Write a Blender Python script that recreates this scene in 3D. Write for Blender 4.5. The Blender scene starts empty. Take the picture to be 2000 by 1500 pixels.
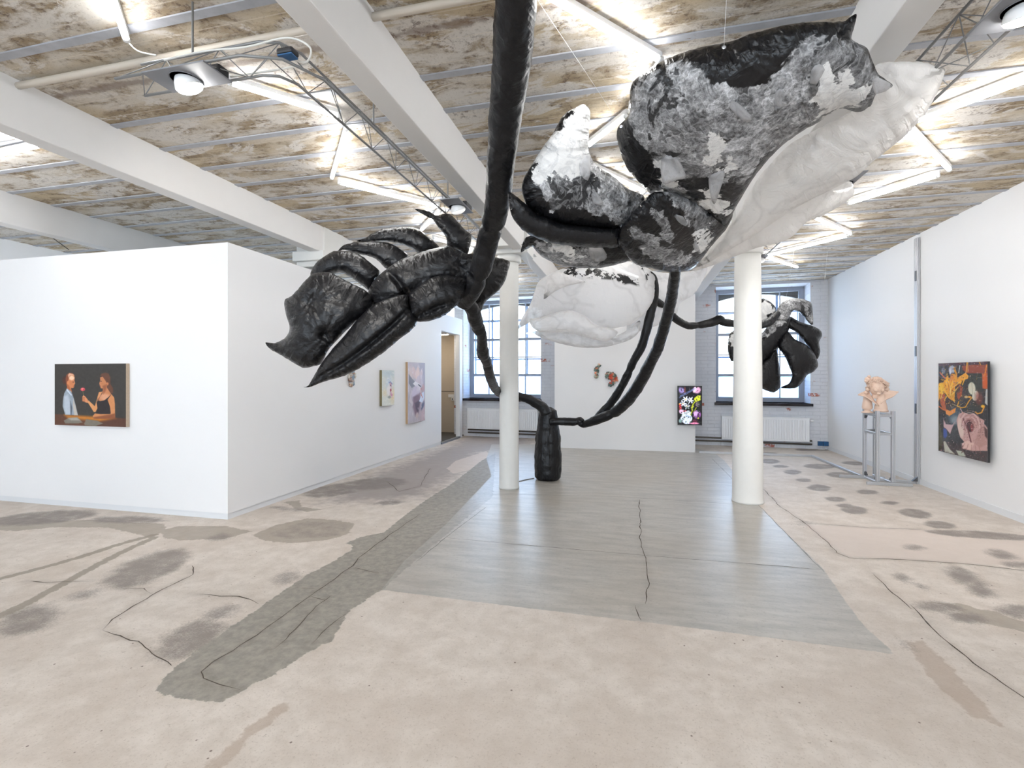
import bpy, bmesh, math, random
import numpy as np
from mathutils import Vector, Matrix, noise
from mathutils.geometry import delaunay_2d_cdt
rng = random.Random(7)
SC = bpy.context.scene
COL = SC.collection

# ---------------------------------------------------------------- camera, sky, exposure
F, CXP, HYP, CH = 960.0, 1000.0, 735.0, 1.5
YAW = math.atan(237 / 960)
cam_d = bpy.data.cameras.new('camera')
cam = bpy.data.objects.new('camera', cam_d); COL.objects.link(cam)
cam_d.sensor_width = 36; cam_d.lens = 36 * F / 2000; cam_d.shift_y = -15 / 2000
cam_d.clip_start = .05
cam.location = (0, 0, CH); cam.rotation_euler = (math.pi / 2, 0, YAW)
SC.camera = cam
world = bpy.data.worlds.new('sky'); SC.world = world; world.use_nodes = True
wn = world.node_tree.nodes; bg = wn['Background']
bg.inputs[0].default_value = (.74, .87, 1.0, 1); bg.inputs[1].default_value = 7.5
SC.view_settings.view_transform = 'Standard'; SC.view_settings.look = 'None'
SC.view_settings.gamma = 1; SC.view_settings.use_curve_mapping = False
SC.view_settings.exposure = 0.46
SC.cycles.max_bounces = 6; SC.cycles.diffuse_bounces = 3; SC.cycles.glossy_bounces = 2; SC.cycles.transparent_max_bounces = 8
SC.cycles.use_adaptive_sampling = True; SC.cycles.adaptive_threshold = .04
SC.cycles.sample_clamp_indirect = 6
TUBE_E = 28.0
SPOT_W = 55.0

# ---------------------------------------------------------------- projecting helpers (measure the photo in metres)
FX, FY = -math.sin(YAW), math.cos(YAW); RX, RY = math.cos(YAW), math.sin(YAW)
def ray(px, py):
    u = (px - CXP) / F; w = (HYP - py) / F
    return Vector((FX + u * RX, FY + u * RY, w))
EYE = Vector((0, 0, CH))
def atz(px, py, z=0.0): r = ray(px, py); return EYE + r * ((z - CH) / r.z)
def atx(px, py, X): r = ray(px, py); return EYE + r * (X / r.x)
def aty(px, py, Y): r = ray(px, py); return EYE + r * (Y / r.y)
def atd(px, py, d): return EYE + ray(px, py) * d

# ---------------------------------------------------------------- object helpers
def props(o, label=None, cat=None, group=None, kind=None):
    if label: o['label'] = label
    if cat: o['category'] = cat
    if group: o['group'] = group
    if kind: o['kind'] = kind
    return o
def empty(name, loc, label, cat, group=None, rz=0):
    o = bpy.data.objects.new(name, None); COL.objects.link(o)
    o.location = loc; o.rotation_euler = (0, 0, rz); o.empty_display_size = .1
    return props(o, label, cat, group)
def link(name, me, mat, parent=None):
    o = bpy.data.objects.new(name, me); COL.objects.link(o)
    if mat:
        for m in (mat if isinstance(mat, (list, tuple)) else [mat]): me.materials.append(m)
    if parent is not None:
        o.parent = parent
        # geometry is given in world metres: undo the parent's placement
        M = Matrix.Identity(4); p = parent; chain = []
        while p is not None: chain.append(p); p = p.parent
        for q in reversed(chain): M = M @ (Matrix.Translation(q.location) @ q.rotation_euler.to_matrix().to_4x4())
        Mi = M.inverted()
        o.location = Mi.to_translation(); o.rotation_euler = Mi.to_euler()
    return o
class MB:
    def __init__(s): s.v = []; s.f = []; s.sm = False
    def box(s, a, b, M=None):
        x0, y0, z0 = a; x1, y1, z1 = b; n = len(s.v)
        P = [(x, y, z) for z in (z0, z1) for y in (y0, y1) for x in (x0, x1)]
        if M is not None: P = [tuple(M @ Vector(p)) for p in P]
        s.v += P
        s.f += [tuple(n + i for i in q) for q in ((0, 2, 3, 1), (4, 5, 7, 6), (0, 1, 5, 4), (2, 6, 7, 3), (0, 4, 6, 2), (1, 3, 7, 5))]
        return s
    def tube(s, pts, r, seg=10, cap=True):
        pts = [Vector(p) for p in pts]; n0 = len(s.v); m = len(pts)
        up = Vector((0, 0, 1)); prev = None
        for i, p in enumerate(pts):
            t = (pts[min(i + 1, m - 1)] - pts[max(i - 1, 0)]).normalized()
            if prev is None:
                a = t.cross(up if abs(t.z) < .9 else Vector((1, 0, 0))).normalized()
            else:
                a = (prev - t * prev.dot(t)).normalized()
            prev = a; b = t.cross(a)
            rr = r[i] if isinstance(r, (list, tuple)) else r
            for k in range(seg):
                th = 2 * math.pi * k / seg
                s.v.append(tuple(p + a * (rr * math.cos(th)) + b * (rr * math.sin(th))))
        for i in range(m - 1):
            for k in range(seg):
                k2 = (k + 1) % seg
                s.f.append((n0 + i * seg + k, n0 + i * seg + k2, n0 + (i + 1) * seg + k2, n0 + (i + 1) * seg + k))
        if cap:
            s.f.append(tuple(n0 + k for k in range(seg))[::-1]); s.f.append(tuple(n0 + (m - 1) * seg + k for k in range(seg)))
        return s
    def lathe(s, c, prof, seg=32, M=None):
        n0 = len(s.v); m = len(prof)
        for (r, z) in prof:
            for k in range(seg):
                th = 2 * math.pi * k / seg; p = Vector((r * math.cos(th), r * math.sin(th), z))
                if M is not None: p = M @ p
                s.v.append(tuple(p + Vector(c)))
        for i in range(m - 1):
            for k in range(seg):
                k2 = (k + 1) % seg
                s.f.append((n0 + i * seg + k, n0 + i * seg + k2, n0 + (i + 1) * seg + k2, n0 + (i + 1) * seg + k))
        s.f.append(tuple(n0 + k for k in range(seg))[::-1]); s.f.append(tuple(n0 + (m - 1) * seg + k for k in range(seg)))
        return s
    def blob(s, c, r, sub=2, scale=(1, 1, 1), amp=0.0, fr=6.0, M=None):
        bm = bmesh.new(); bmesh.ops.create_icosphere(bm, subdivisions=sub, radius=1)
        n0 = len(s.v)
        for v in bm.verts:
            d = v.co.copy(); k = 1 + amp * noise.noise(d * fr * .5 + Vector(c) * 9)
            p = Vector((d.x * r * scale[0], d.y * r * scale[1], d.z * r * scale[2])) * k
            if M is not None: p = M @ p
            s.v.append(tuple(p + Vector(c)))
        for f in bm.faces: s.f.append(tuple(n0 + v.index for v in f.verts))
        bm.free(); return s
    def poly(s, pts):
        n = len(s.v); s.v += [tuple(p) for p in pts]; s.f.append(tuple(range(n, n + len(pts)))); return s
    def mesh(s, name, smooth=False):
        me = bpy.data.meshes.new(name); me.from_pydata(s.v, [], s.f); me.update()
        if smooth: me.polygons.foreach_set('use_smooth', [True] * len(me.polygons))
        return me
    def build(s, name, mat, parent=None, smooth=False, bevel=0):
        o = link(name, s.mesh(name, smooth), mat, parent)
        if bevel:
            m = o.modifiers.new('b', 'BEVEL'); m.width = bevel; m.segments = 2; m.limit_method = 'ANGLE'
        return o
def struct(o, label=None):
    o['kind'] = 'structure'
    if label: o['label'] = label
    return o

# ---------------------------------------------------------------- 2D signed distance (positive inside)
def sdf(P, poly):
    P = np.asarray(P, float); A = np.asarray(poly, float); B = np.roll(A, -1, axis=0)
    best = np.full(len(P), 1e18); ins = np.zeros(len(P), bool)
    for a, b in zip(A, B):
        d = b - a; L = max(d @ d, 1e-12)
        t = np.clip(((P - a) @ d) / L, 0, 1)
        q = P - a - t[:, None] * d
        best = np.minimum(best, (q * q).sum(1))
        if a[1] != b[1]:
            c = (P[:, 1] > min(a[1], b[1])) & (P[:, 1] <= max(a[1], b[1]))
            xs = a[0] + (P[:, 1] - a[1]) * d[0] / d[1]
            ins ^= c & (P[:, 0] < xs)
    s = np.sqrt(best)
    return np.where(ins, s, -s)
def dline(P, line):
    P = np.asarray(P, float); best = np.full(len(P), 1e18)
    for a, b in zip(line[:-1], line[1:]):
        a = np.array(a, float); d = np.array(b, float) - a; L = max(d @ d, 1e-12)
        t = np.clip(((P - a) @ d) / L, 0, 1); q = P - a - t[:, None] * d
        best = np.minimum(best, (q * q).sum(1))
    return np.sqrt(best)

# ---------------------------------------------------------------- material helpers
def lin(c):
    return tuple(((x / 255) / 12.92 if x / 255 <= .04045 else ((x / 255 + .055) / 1.055) ** 2.4) for x in c) + (1,)
class NT:
    def __init__(s, name):
        s.m = bpy.data.materials.new(name); s.m.use_nodes = True; s.t = s.m.node_tree; s.n = s.t.nodes; s.l = s.t.links
        s.b = s.n['Principled BSDF']; s.out = s.n['Material Output']
    def put(s, sock, v):
        if isinstance(v, bpy.types.NodeSocket): s.l.new(v, sock)
        elif v is not None: sock.default_value = v
    def node(s, t, **k):
        n = s.n.new(t)
        for a, b in k.items(): setattr(n, a, b)
        return n
    def math(s, op, a, b=None, c=None, clamp=False):
        n = s.node('ShaderNodeMath', operation=op, use_clamp=clamp)
        for i, v in enumerate((a, b, c)):
            if v is not None: s.put(n.inputs[i], v)
        return n.outputs[0]
    def vmath(s, op, a, b=None, scale=None):
        n = s.node('ShaderNodeVectorMath', operation=op); s.put(n.inputs[0], a)
        if b is not None: s.put(n.inputs[1], b)
        if scale is not None: s.put(n.inputs[3], scale)
        return n.outputs[0]
    def mix(s, f, a, b, blend='MIX'):
        n = s.node('ShaderNodeMix', data_type='RGBA', blend_type=blend)
        s.put(n.inputs[0], f); s.put(n.inputs[6], a); s.put(n.inputs[7], b); return n.outputs[2]
    def noise(s, co, sc, det=4, rough=.55, dist=0, col=False):
        n = s.node('ShaderNodeTexNoise'); s.put(n.inputs['Vector'], co); n.inputs['Scale'].default_value = sc
        n.inputs['Detail'].default_value = det; n.inputs['Roughness'].default_value = rough; n.inputs['Distortion'].default_value = dist
        return n.outputs['Color' if col else 'Fac']
    def ramp(s, f, stops, interp='LINEAR'):
        n = s.node('ShaderNodeValToRGB'); s.put(n.inputs[0], f); e = n.color_ramp.elements; n.color_ramp.interpolation = interp
        while len(e) < len(stops): e.new(.5)
        for i, (p, c) in enumerate(stops):
            e[i].position = p; e[i].color = c if isinstance(c, tuple) else (c, c, c, 1)
        return n.outputs[0]
    def step(s, v, lo, hi):
        n = s.node('ShaderNodeMapRange', interpolation_type='SMOOTHSTEP'); s.put(n.inputs[0], v)
        n.inputs[1].default_value = lo; n.inputs[2].default_value = hi; return n.outputs[0]
    def attr(s, name, vec=False):
        n = s.node('ShaderNodeAttribute', attribute_name=name); return n.outputs['Vector' if vec else 'Fac']
    def attrc(s, name): return s.node('ShaderNodeAttribute', attribute_name=name).outputs['Color']
    def obj(s): return s.node('ShaderNodeTexCoord').outputs['Object']
    def pos(s): return s.node('ShaderNodeNewGeometry').outputs['Position']
    def mapv(s, co, scale=(1, 1, 1), loc=(0, 0, 0)):
        n = s.node('ShaderNodeMapping'); s.put(n.inputs[0], co); n.inputs['Scale'].default_value = scale; n.inputs['Location'].default_value = loc
        return n.outputs[0]
    def bump(s, h, strength=.3, dist=.01, normal=None):
        n = s.node('ShaderNodeBump'); s.put(n.inputs['Height'], h); n.inputs['Strength'].default_value = strength
        n.inputs['Distance'].default_value = dist
        if normal is not None: s.put(n.inputs['Normal'], normal)
        return n.outputs[0]
    def set(s, **k):
        for a, v in k.items(): s.put(s.b.inputs[a.replace('_', ' ')], v)
        return s
def simple(name, rgb, rough=.5, metal=0, nz=0.0, nsc=30, bump=0.0):
    t = NT(name); c = lin(rgb)
    if nz:
        n = t.noise(t.obj(), nsc, 4)
        c2 = tuple(x * (1 - nz) for x in c[:3]) + (1,)
        t.set(Base_Color=t.mix(n, c, c2))
    else: t.set(Base_Color=c)
    t.set(Roughness=rough, Metallic=metal)
    if bump: t.set(Normal=t.bump(t.noise(t.obj(), nsc * 3, 3), bump, .003))
    return t.m
def emit(name, rgb, st):
    t = NT(name); t.set(Base_Color=(.8, .8, .8, 1), Emission_Color=rgb + (1,), Emission_Strength=st); return t.m

M_wall = simple('white_wall_paint', (238, 238, 239), .75, nz=.02, nsc=2, bump=.04)
M_beam = simple('white_beam_paint', (232, 230, 228), .7, nz=.05, nsc=6, bump=.15)
M_column = simple('white_column_paint', (230, 229, 225), .6, nz=.06, nsc=9, bump=.2)
M_plinth = simple('plinth_paint', (226, 228, 231), .6)
M_dark = simple('dark_metal', (34, 34, 37), .5)
M_plate = simple('grey_lamp_plate', (128, 129, 134), .5)
M_truss = simple('grey_truss_paint', (128, 128, 128), .45, .3)
M_alu = simple('brushed_aluminium', (206, 208, 212), .36, .6, nz=.1, nsc=60)
M_aludark = simple('aluminium_slot', (95, 97, 101), .45, .7)
M_white = simple('white_plastic', (240, 240, 240), .4)
M_radiator = simple('white_radiator_enamel', (240, 241, 243), .35)
M_sill = simple('dark_sill_stone', (26, 18, 22), .12)
M_frame = simple('grey_window_paint', (150, 158, 172), .4)
M_outframe = simple('outer_window_paint', (150, 168, 198), .5)
M_blue = simple('blue_socket_plastic', (34, 84, 130), .4)
M_wire = simple('nylon_line', (215, 215, 215), .4)
M_cable = simple('white_cable', (222, 220, 214), .5)
M_greycable = simple('grey_cable', (150, 148, 145), .6)
M_pipe = simple('painted_pipe', (206, 196, 182), .5)
M_heatpipe = simple('dark_heating_pipe', (92, 86, 80), .6)
M_beige = simple('beige_fibreboard', (204, 192, 176), .8, nz=.12, nsc=40)
M_threshold = simple('steel_threshold', (150, 158, 168), .35, .8)
M_darkfloor = simple('dark_carpet', (80, 78, 76), .9)
M_tube = emit('lit_led_tube', (1, 1, 1), TUBE_E)
M_bulb = emit('lit_lamp_bulb', (1, .98, .94), 60)
M_bulboff = emit('dim_lamp_bulb', (1, .98, .95), .5)
M_warm = emit('warm_light_strip', (1, .84, .62), 34)

# flange strips of the ceiling
t = NT('galvanised_flange'); p = t.obj()
n1 = t.noise(p, 9, 5, .65); n2 = t.noise(t.mapv(p, (1, 4, 4)), 4, 5, .7)
c = t.mix(n1, lin((150, 152, 158)), lin((196, 198, 204)))
c = t.mix(t.step(n2, .66, .72), c, lin((122, 84, 60)))
t.set(Base_Color=c, Roughness=.6); M_flange = t.m

# ceiling planks of old concrete
t = NT('stained_concrete_ceiling'); p = t.obj()
ps = t.mapv(p, (.55, 1.6, 1))
big = t.noise(ps, 1.1, 5, .6, .3); med = t.noise(t.mapv(p, (1, 2.2, 1), (3, 1, 0)), 2.6, 6, .68, .4)
fine = t.noise(p, 26, 6, .75); grain = t.noise(p, 75, 3, .7)
sep = t.node('ShaderNodeSeparateXYZ'); t.l.new(p, sep.inputs[0]); y = sep.outputs[1]
fr = t.math('FRACT', t.math('DIVIDE', t.math('ADD', y, 20 * .415 - 2.205), .415))
dist = t.math('MULTIPLY', t.math('SUBTRACT', .5, t.math('ABSOLUTE', t.math('SUBTRACT', fr, .5))), .83)   # 0 at a flange
c = t.mix(t.step(big, .38, .62), lin((212, 206, 197)), lin((192, 175, 146)))
c = t.mix(t.step(med, .44, .62), c, lin((156, 138, 112)))
pale = t.noise(t.mapv(p, (.8, 1.8, 1), (9, 4, 0)), 1.9, 6, .7, .8)
c = t.mix(t.step(pale, .50, .55), c, lin((216, 210, 202)))
c = t.mix(t.math('MULTIPLY', t.math('MULTIPLY', t.step(fine, .50, .62), t.step(med, .42, .60)), .75), c, lin((92, 74, 64)))
edge = t.math('ADD', dist, t.math('MULTIPLY', t.math('SUBTRACT', t.noise(t.mapv(p, (1, 1, 1), (5, 0, 0)), 6, 6, .75), .5), .3))
c = t.mix(t.math('MULTIPLY', t.math('SUBTRACT', 1, t.step(edge, .02, .09)), .6), c, lin((112, 90, 76)))
seam = t.math('SUBTRACT', 1, t.step(t.math('ABSOLUTE', t.math('SUBTRACT', dist, .215)), .0, .014))
c = t.mix(t.math('MULTIPLY', seam, .5), c, lin((226, 216, 200)))
c = t.mix(t.math('MULTIPLY', t.step(grain, .55, .68), .35), c, lin((128, 112, 96)))
t.set(Base_Color=c, Roughness=.85)
h = t.math('ADD', t.math('MULTIPLY', fine, 1.0), t.math('MULTIPLY', med, 1.5))
t.set(Normal=t.bump(h, .4, .012)); M_ceiling = t.m

# brick
t = NT('whitewashed_brick'); p = t.obj()
sep = t.node('ShaderNodeSeparateXYZ'); t.l.new(p, sep.inputs[0])
cb = t.node('ShaderNodeCombineXYZ'); t.l.new(t.math('ADD', sep.outputs[0], sep.outputs[1]), cb.inputs[0]); t.l.new(sep.outputs[2], cb.inputs[1])
br = t.node('ShaderNodeTexBrick'); t.l.new(cb.outputs[0], br.inputs[0])
br.inputs['Scale'].default_value = 1; br.inputs['Brick Width'].default_value = .27; br.inputs['Row Height'].default_value = .077
br.inputs['Mortar Size'].default_value = .006; br.inputs['Mortar Smooth'].default_value = .4
br.inputs['Color1'].default_value = (0, 0, 0, 1); br.inputs['Color2'].default_value = (1, 1, 1, 1); br.inputs['Mortar'].default_value = (.5, .5, .5, 1)
n1 = t.noise(p, 5, 5, .7); n2 = t.noise(p, 22, 5, .7); n3 = t.noise(t.mapv(p, (1, 1, 1), (7, 7, 7)), 2.2, 3, .6)
c = t.mix(n1, lin((228, 230, 235)), lin((204, 206, 214)))
c = t.mix(t.math('MULTIPLY', br.outputs['Fac'], t.math('MULTIPLY', n2, .45)), c, lin((180, 182, 190)))
exposed = t.math('MULTIPLY', t.math('MULTIPLY', t.step(br.outputs['Color'], .86, .92), t.step(n3, .54, .60)), t.math('SUBTRACT', 1, br.outputs['Fac']))
exposed = t.math('MULTIPLY', exposed, t.step(n2, .42, .5))
c = t.mix(exposed, c, lin((176, 104, 88)))
c = t.mix(t.step(t.noise(t.mapv(p, (1, 1, 3)), 17, 4, .7), .66, .69), c, lin((112, 98, 96)))
t.set(Base_Color=c, Roughness=.8, Normal=t.bump(t.math('SUBTRACT', t.math('MULTIPLY', n2, .5), br.outputs['Fac']), .6, .01)); M_brick = t.m

# window glass: clear above, frosted film on the lowest row
t = NT('window_glass'); tr = t.node('ShaderNodeBsdfTransparent'); gl = t.node('ShaderNodeBsdfGlossy'); gl.inputs['Roughness'].default_value = .03
mx = t.node('ShaderNodeMixShader'); mx.inputs[0].default_value = .06
tr.inputs[0].default_value = (.94, .97, 1, 1)
t.l.new(tr.outputs[0], mx.inputs[1]); t.l.new(gl.outputs[0], mx.inputs[2]); t.l.new(mx.outputs[0], t.out.inputs[0]); M_glass = t.m
t = NT('frosted_glass'); tr = t.node('ShaderNodeBsdfTransparent'); tl = t.node('ShaderNodeBsdfTranslucent'); mx = t.node('ShaderNodeMixShader')
tr.inputs[0].default_value = (.8, .88, .98, 1); tl.inputs[0].default_value = (.6, .72, .9, 1); mx.inputs[0].default_value = .8
t.l.new(tr.outputs[0], mx.inputs[1]); t.l.new(tl.outputs[0], mx.inputs[2]); t.l.new(mx.outputs[0], t.out.inputs[0]); M_frost = t.m

# floor
t = NT('worn_concrete_floor'); p = t.obj()
nf = t.noise(p, 90, 5, .7); nm = t.noise(p, 7, 6, .65); nl = t.noise(t.mapv(p, (1, 1, 1), (4, 2, 0)), 1.4, 5, .6); ne = t.noise(p, 16, 6, .7)
wob = t.math('MULTIPLY', t.math('SUBTRACT', ne, .5), .10)
wob2 = t.math('MULTIPLY', t.math('SUBTRACT', nm, .5), .35)
base = t.mix(t.step(nm, .3, .7), lin((218, 208, 198)), lin((202, 191, 180)))
base = t.mix(t.math('MULTIPLY', t.step(nl, .42, .66), .45), base, lin((188, 174, 161)))
base = t.mix(t.math('MULTIPLY', t.step(ne, .5, .72), .35), base, lin((184, 170, 156)))
base = t.mix(t.math('MULTIPLY', t.step(nf, .55, .66), .45), base, lin((164, 148, 134)))
sp2 = t.noise(t.mapv(p, (1, 1, 1), (8, 8, 0)), 38, 4, .8)
base = t.mix(t.math('MULTIPLY', t.step(sp2, .60, .68), .5), base, lin((150, 134, 120)))
slabspk = sp2
base = t.mix(t.math('MULTIPLY', t.math('SUBTRACT', 1, t.step(nf, .30, .42)), .35), base, lin((226, 214, 200)))
vo = t.node('ShaderNodeTexVoronoi'); t.l.new(p, vo.inputs['Vector']); vo.inputs['Scale'].default_value = 9
base = t.mix(t.math('SUBTRACT', 1, t.step(vo.outputs['Distance'], .035, .06)), base, lin((128, 112, 102)))
far = t.step(t.math('ADD', t.attr('mauve'), t.math('MULTIPLY', wob2, 2)), -.1, .45)
base = t.mix(t.math('MULTIPLY', far, .85), base, lin((150, 140, 136)))
worn = t.step(t.math('ADD', t.attr('worn'), wob), -.01, .01)
base = t.mix(t.math('MULTIPLY', worn, .55), base, lin((166, 146, 128)))
patch = t.step(t.math('ADD', t.attr('patch'), wob), -.008, .008)
base = t.mix(t.math('MULTIPLY', patch, .8), base, t.mix(nm, lin((166, 154, 140)), lin((146, 136, 124))))
pale = t.step(t.math('ADD', t.attr('pale'), wob), -.008, .008)
base = t.mix(t.math('MULTIPLY', pale, .8), base, lin((208, 194, 184)))
st = t.math('MULTIPLY', t.step(t.math('ADD', t.attr('stain'), t.math('ADD', t.math('MULTIPLY', t.math('SUBTRACT', nm, .5), 1.3), t.math('MULTIPLY', t.math('SUBTRACT', nf, .5), 1.3))), .15, 1.15), t.step(t.attr('stain'), 0, .3))
base = t.mix(t.math('MULTIPLY', st, .88), base, lin((128, 119, 113)))
slabc = t.mix(t.step(t.noise(t.mapv(p, (.6, 2.6, 1)), 4, 6, .65), .3, .7), lin((188, 182, 174)), lin((160, 156, 149)))
slabc = t.mix(t.math('MULTIPLY', t.step(nf, .6, .7), .3), slabc, lin((120, 112, 100)))
slabc = t.mix(t.math('MULTIPLY', t.step(slabspk, .52, .66), .35), slabc, lin((132, 128, 120)))
slabc = t.mix(t.math('MULTIPLY', t.step(ne, .5, .75), .4), slabc, lin((140, 136, 128)))
warm = t.step(t.math('SUBTRACT', sep.outputs[0] if False else t.noise(t.mapv(p, (.5, .5, 1), (2, 8, 0)), 1.2, 3), 0), .45, .65)
slabc = t.mix(t.math('MULTIPLY', warm, .35), slabc, lin((164, 152, 136)))
slab = t.step(t.math('ADD', t.attr('slab'), t.math('MULTIPLY', wob, .25)), -.005, .005)
tongc = t.mix(t.step(ne, .3, .7), lin((162, 155, 145)), lin((136, 131, 123)))
tong = t.step(t.math('ADD', t.attr('tongue'), t.math('MULTIPLY', wob, .8)), -.005, .005)
base = t.mix(slab, base, slabc)
base = t.mix(tong, base, tongc)
cr = t.math('SUBTRACT', 1, t.step(t.attr('crack'), .0, .07))
base = t.mix(t.math('MULTIPLY', cr, t.math('MULTIPLY', ne, .35)), base, lin((120, 110, 100)))
band = t.math('SUBTRACT', 1, t.step(t.math('ADD', t.attr('band'), wob), .03, .045))
base = t.mix(t.math('MULTIPLY', band, .8), base, lin((140, 130, 116)))
rough = t.math('ADD', .55, t.math('MULTIPLY', nm, .12))
rough = t.math('SUBTRACT', rough, t.math('MULTIPLY', slab, .22))
rough = t.math('SUBTRACT', rough, t.math('MULTIPLY', t.step(t.attr('polish'), 0, 1), .04))
t.set(Base_Color=base, Roughness=rough, Specular_IOR_Level=t.math('ADD', .45, t.math('MULTIPLY', slab, .45)))
h = t.math('SUBTRACT', t.math('ADD', t.math('MULTIPLY', nf, .5), nm), t.math('MULTIPLY', tong, .5))
t.set(Normal=t.bump(h, .07, .01)); M_floor = t.m

# black non-woven fabric, crinkled, with white fibre and torn white paper where the attributes say so
def fabric(name, fibre=True):
    t = NT(name); p = t.pos(); sv = t.attr('seam', True)
    ss = t.node('ShaderNodeSeparateXYZ'); t.l.new(sv, ss.inputs[0]); d = ss.outputs[1]
    def ridge(n, k=4.0): return t.math('SUBTRACT', 1, t.math('MULTIPLY', t.math('ABSOLUTE', t.math('SUBTRACT', n, .5)), k), clamp=True)
    g1 = ridge(t.noise(t.mapv(sv, (11, 1.6, 0)), 1, 2, .5, .5), 4.5); g2 = t.noise(t.mapv(sv, (30, 4, 0)), 1, 3, .6, .4)
    c1 = ridge(t.noise(t.mapv(p, (1, 1, .8)), 4.5, 3, .5, 1.0), 5); c2 = ridge(t.noise(t.mapv(p, (1, 1, 1.6), (3, 1, 8)), 12, 3, .5, .8), 5); w3 = t.noise(p, 55, 5, .7, .8)
    fall = t.math('MULTIPLY', t.math('SUBTRACT', 1.05, t.math('MULTIPLY', d, 3.6), clamp=True), ss.outputs[2])
    h = t.math('ADD', t.math('MULTIPLY', t.math('ADD', g1, t.math('MULTIPLY', g2, .35)), t.math('MULTIPLY', fall, .95)), t.math('ADD', t.math('MULTIPLY', c1, .28), t.math('ADD', t.math('MULTIPLY', c2, .14), t.math('MULTIPLY', w3, .07))))
    black = t.mix(w3, lin((14, 14, 16)), lin((27, 27, 30)))
    nb = t.bump(h, .55, .020)
    if not fibre:
        t.set(Base_Color=black, Roughness=t.math('ADD', .30, t.math('MULTIPLY', w3, .12)), Normal=nb)
        t.b.inputs['Specular IOR Level'].default_value = .33
        return t.m
    lo = t.noise(p, 3.0, 4, .6, .8); mid = t.noise(t.mapv(p, (1, 1, 1), (4, 4, 4)), 8, 6, .66, .5); spk = t.noise(p, 44, 7, .85, 0)
    swirl = ridge(t.noise(t.mapv(p, (1, 1, 1), (9, 2, 5)), 6, 4, .55, 1.5), 16)
    strand = ridge(t.noise(t.mapv(p, (1, 1, 1), (1, 7, 3)), 9, 3, .5, 1.6), 16)
    wp = t.vmath('ADD', p, t.vmath('SCALE', t.vmath('SUBTRACT', t.noise(p, 5, 3, .6, 0, True), (.5, .5, .5)), scale=.30))
    def cells(sc, off):
        v = t.node('ShaderNodeTexVoronoi'); t.l.new(t.mapv(wp, (1, 1, 1), off), v.inputs['Vector']); v.inputs['Scale'].default_value = sc
        e_ = t.node('ShaderNodeTexVoronoi', feature='DISTANCE_TO_EDGE'); t.l.new(t.mapv(wp, (1, 1, 1), off), e_.inputs['Vector']); e_.inputs['Scale'].default_value = sc
        ss_ = t.node('ShaderNodeSeparateColor'); t.l.new(v.outputs['Color'], ss_.inputs[0])
        return ss_.outputs[0], t.math('SUBTRACT', 1, t.step(e_.outputs['Distance'], .006, .035))
    ca, ea = cells(4.5, (0, 0, 0)); cb_, eb = cells(9, (3, 7, 1))
    cov = t.math('ADD', t.math('MULTIPLY', t.step(ca, .12, .85), .42), t.math('MULTIPLY', t.step(cb_, .25, .9), .30))
    cov = t.math('ADD', cov, t.math('MULTIPLY', t.step(lo, .40, .62), .22))
    den = t.math('MULTIPLY', cov, t.math('ADD', .18, t.math('ADD', t.math('MULTIPLY', t.step(spk, .38, .62), .75), t.math('MULTIPLY', t.step(mid, .42, .6), .35))), clamp=True)
    den = t.math('MULTIPLY', den, t.math('SUBTRACT', 1, t.math('MULTIPLY', swirl, .55)))
    den = t.math('ADD', den, t.math('MULTIPLY', t.math('MAXIMUM', t.math('MULTIPLY', ea, .8), eb), t.math('MULTIPLY', t.step(mid, .38, .6), .30)), clamp=True)
    den = t.math('ADD', den, t.math('MULTIPLY', strand, .16), clamp=True)
    edge = t.step(t.math('ADD', t.attr('tissue'), t.math('MULTIPLY', t.math('SUBTRACT', mid, .5), .20)), -.004, .010)
    hol = t.step(t.math('ADD', t.noise(t.mapv(p, (1, 1, 1), (11, 5, 2)), 3.6, 5, .6, .6), t.math('MULTIPLY', t.math('SUBTRACT', spk, .5), .06)), .60, .62)
    fib = t.math('MULTIPLY', t.math('MULTIPLY', den, edge), t.math('SUBTRACT', .95, t.math('MULTIPLY', hol, .85)))
    c = t.mix(fib, black, lin((236, 236, 238)))
    pap = t.step(t.math('ADD', t.attr('paper'), t.math('MULTIPLY', t.math('SUBTRACT', mid, .5), .38)), -.006, .006)
    c = t.mix(pap, c, t.mix(t.math('MULTIPLY', swirl, .4), lin((236, 235, 233)), lin((170, 170, 172))))
    r = t.math('ADD', .28, t.math('MULTIPLY', t.math('MAXIMUM', fib, pap), .4))
    t.set(Base_Color=c, Roughness=r, Normal=t.bump(t.math('ADD', h, t.math('MULTIPLY', fib, .3)), .6, .022))
    t.b.inputs['Specular IOR Level'].default_value = .33
    return t.m
M_black = fabric('black_crinkled_fabric', False)
M_mixed = fabric('black_fabric_with_white_fibre')

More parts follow.
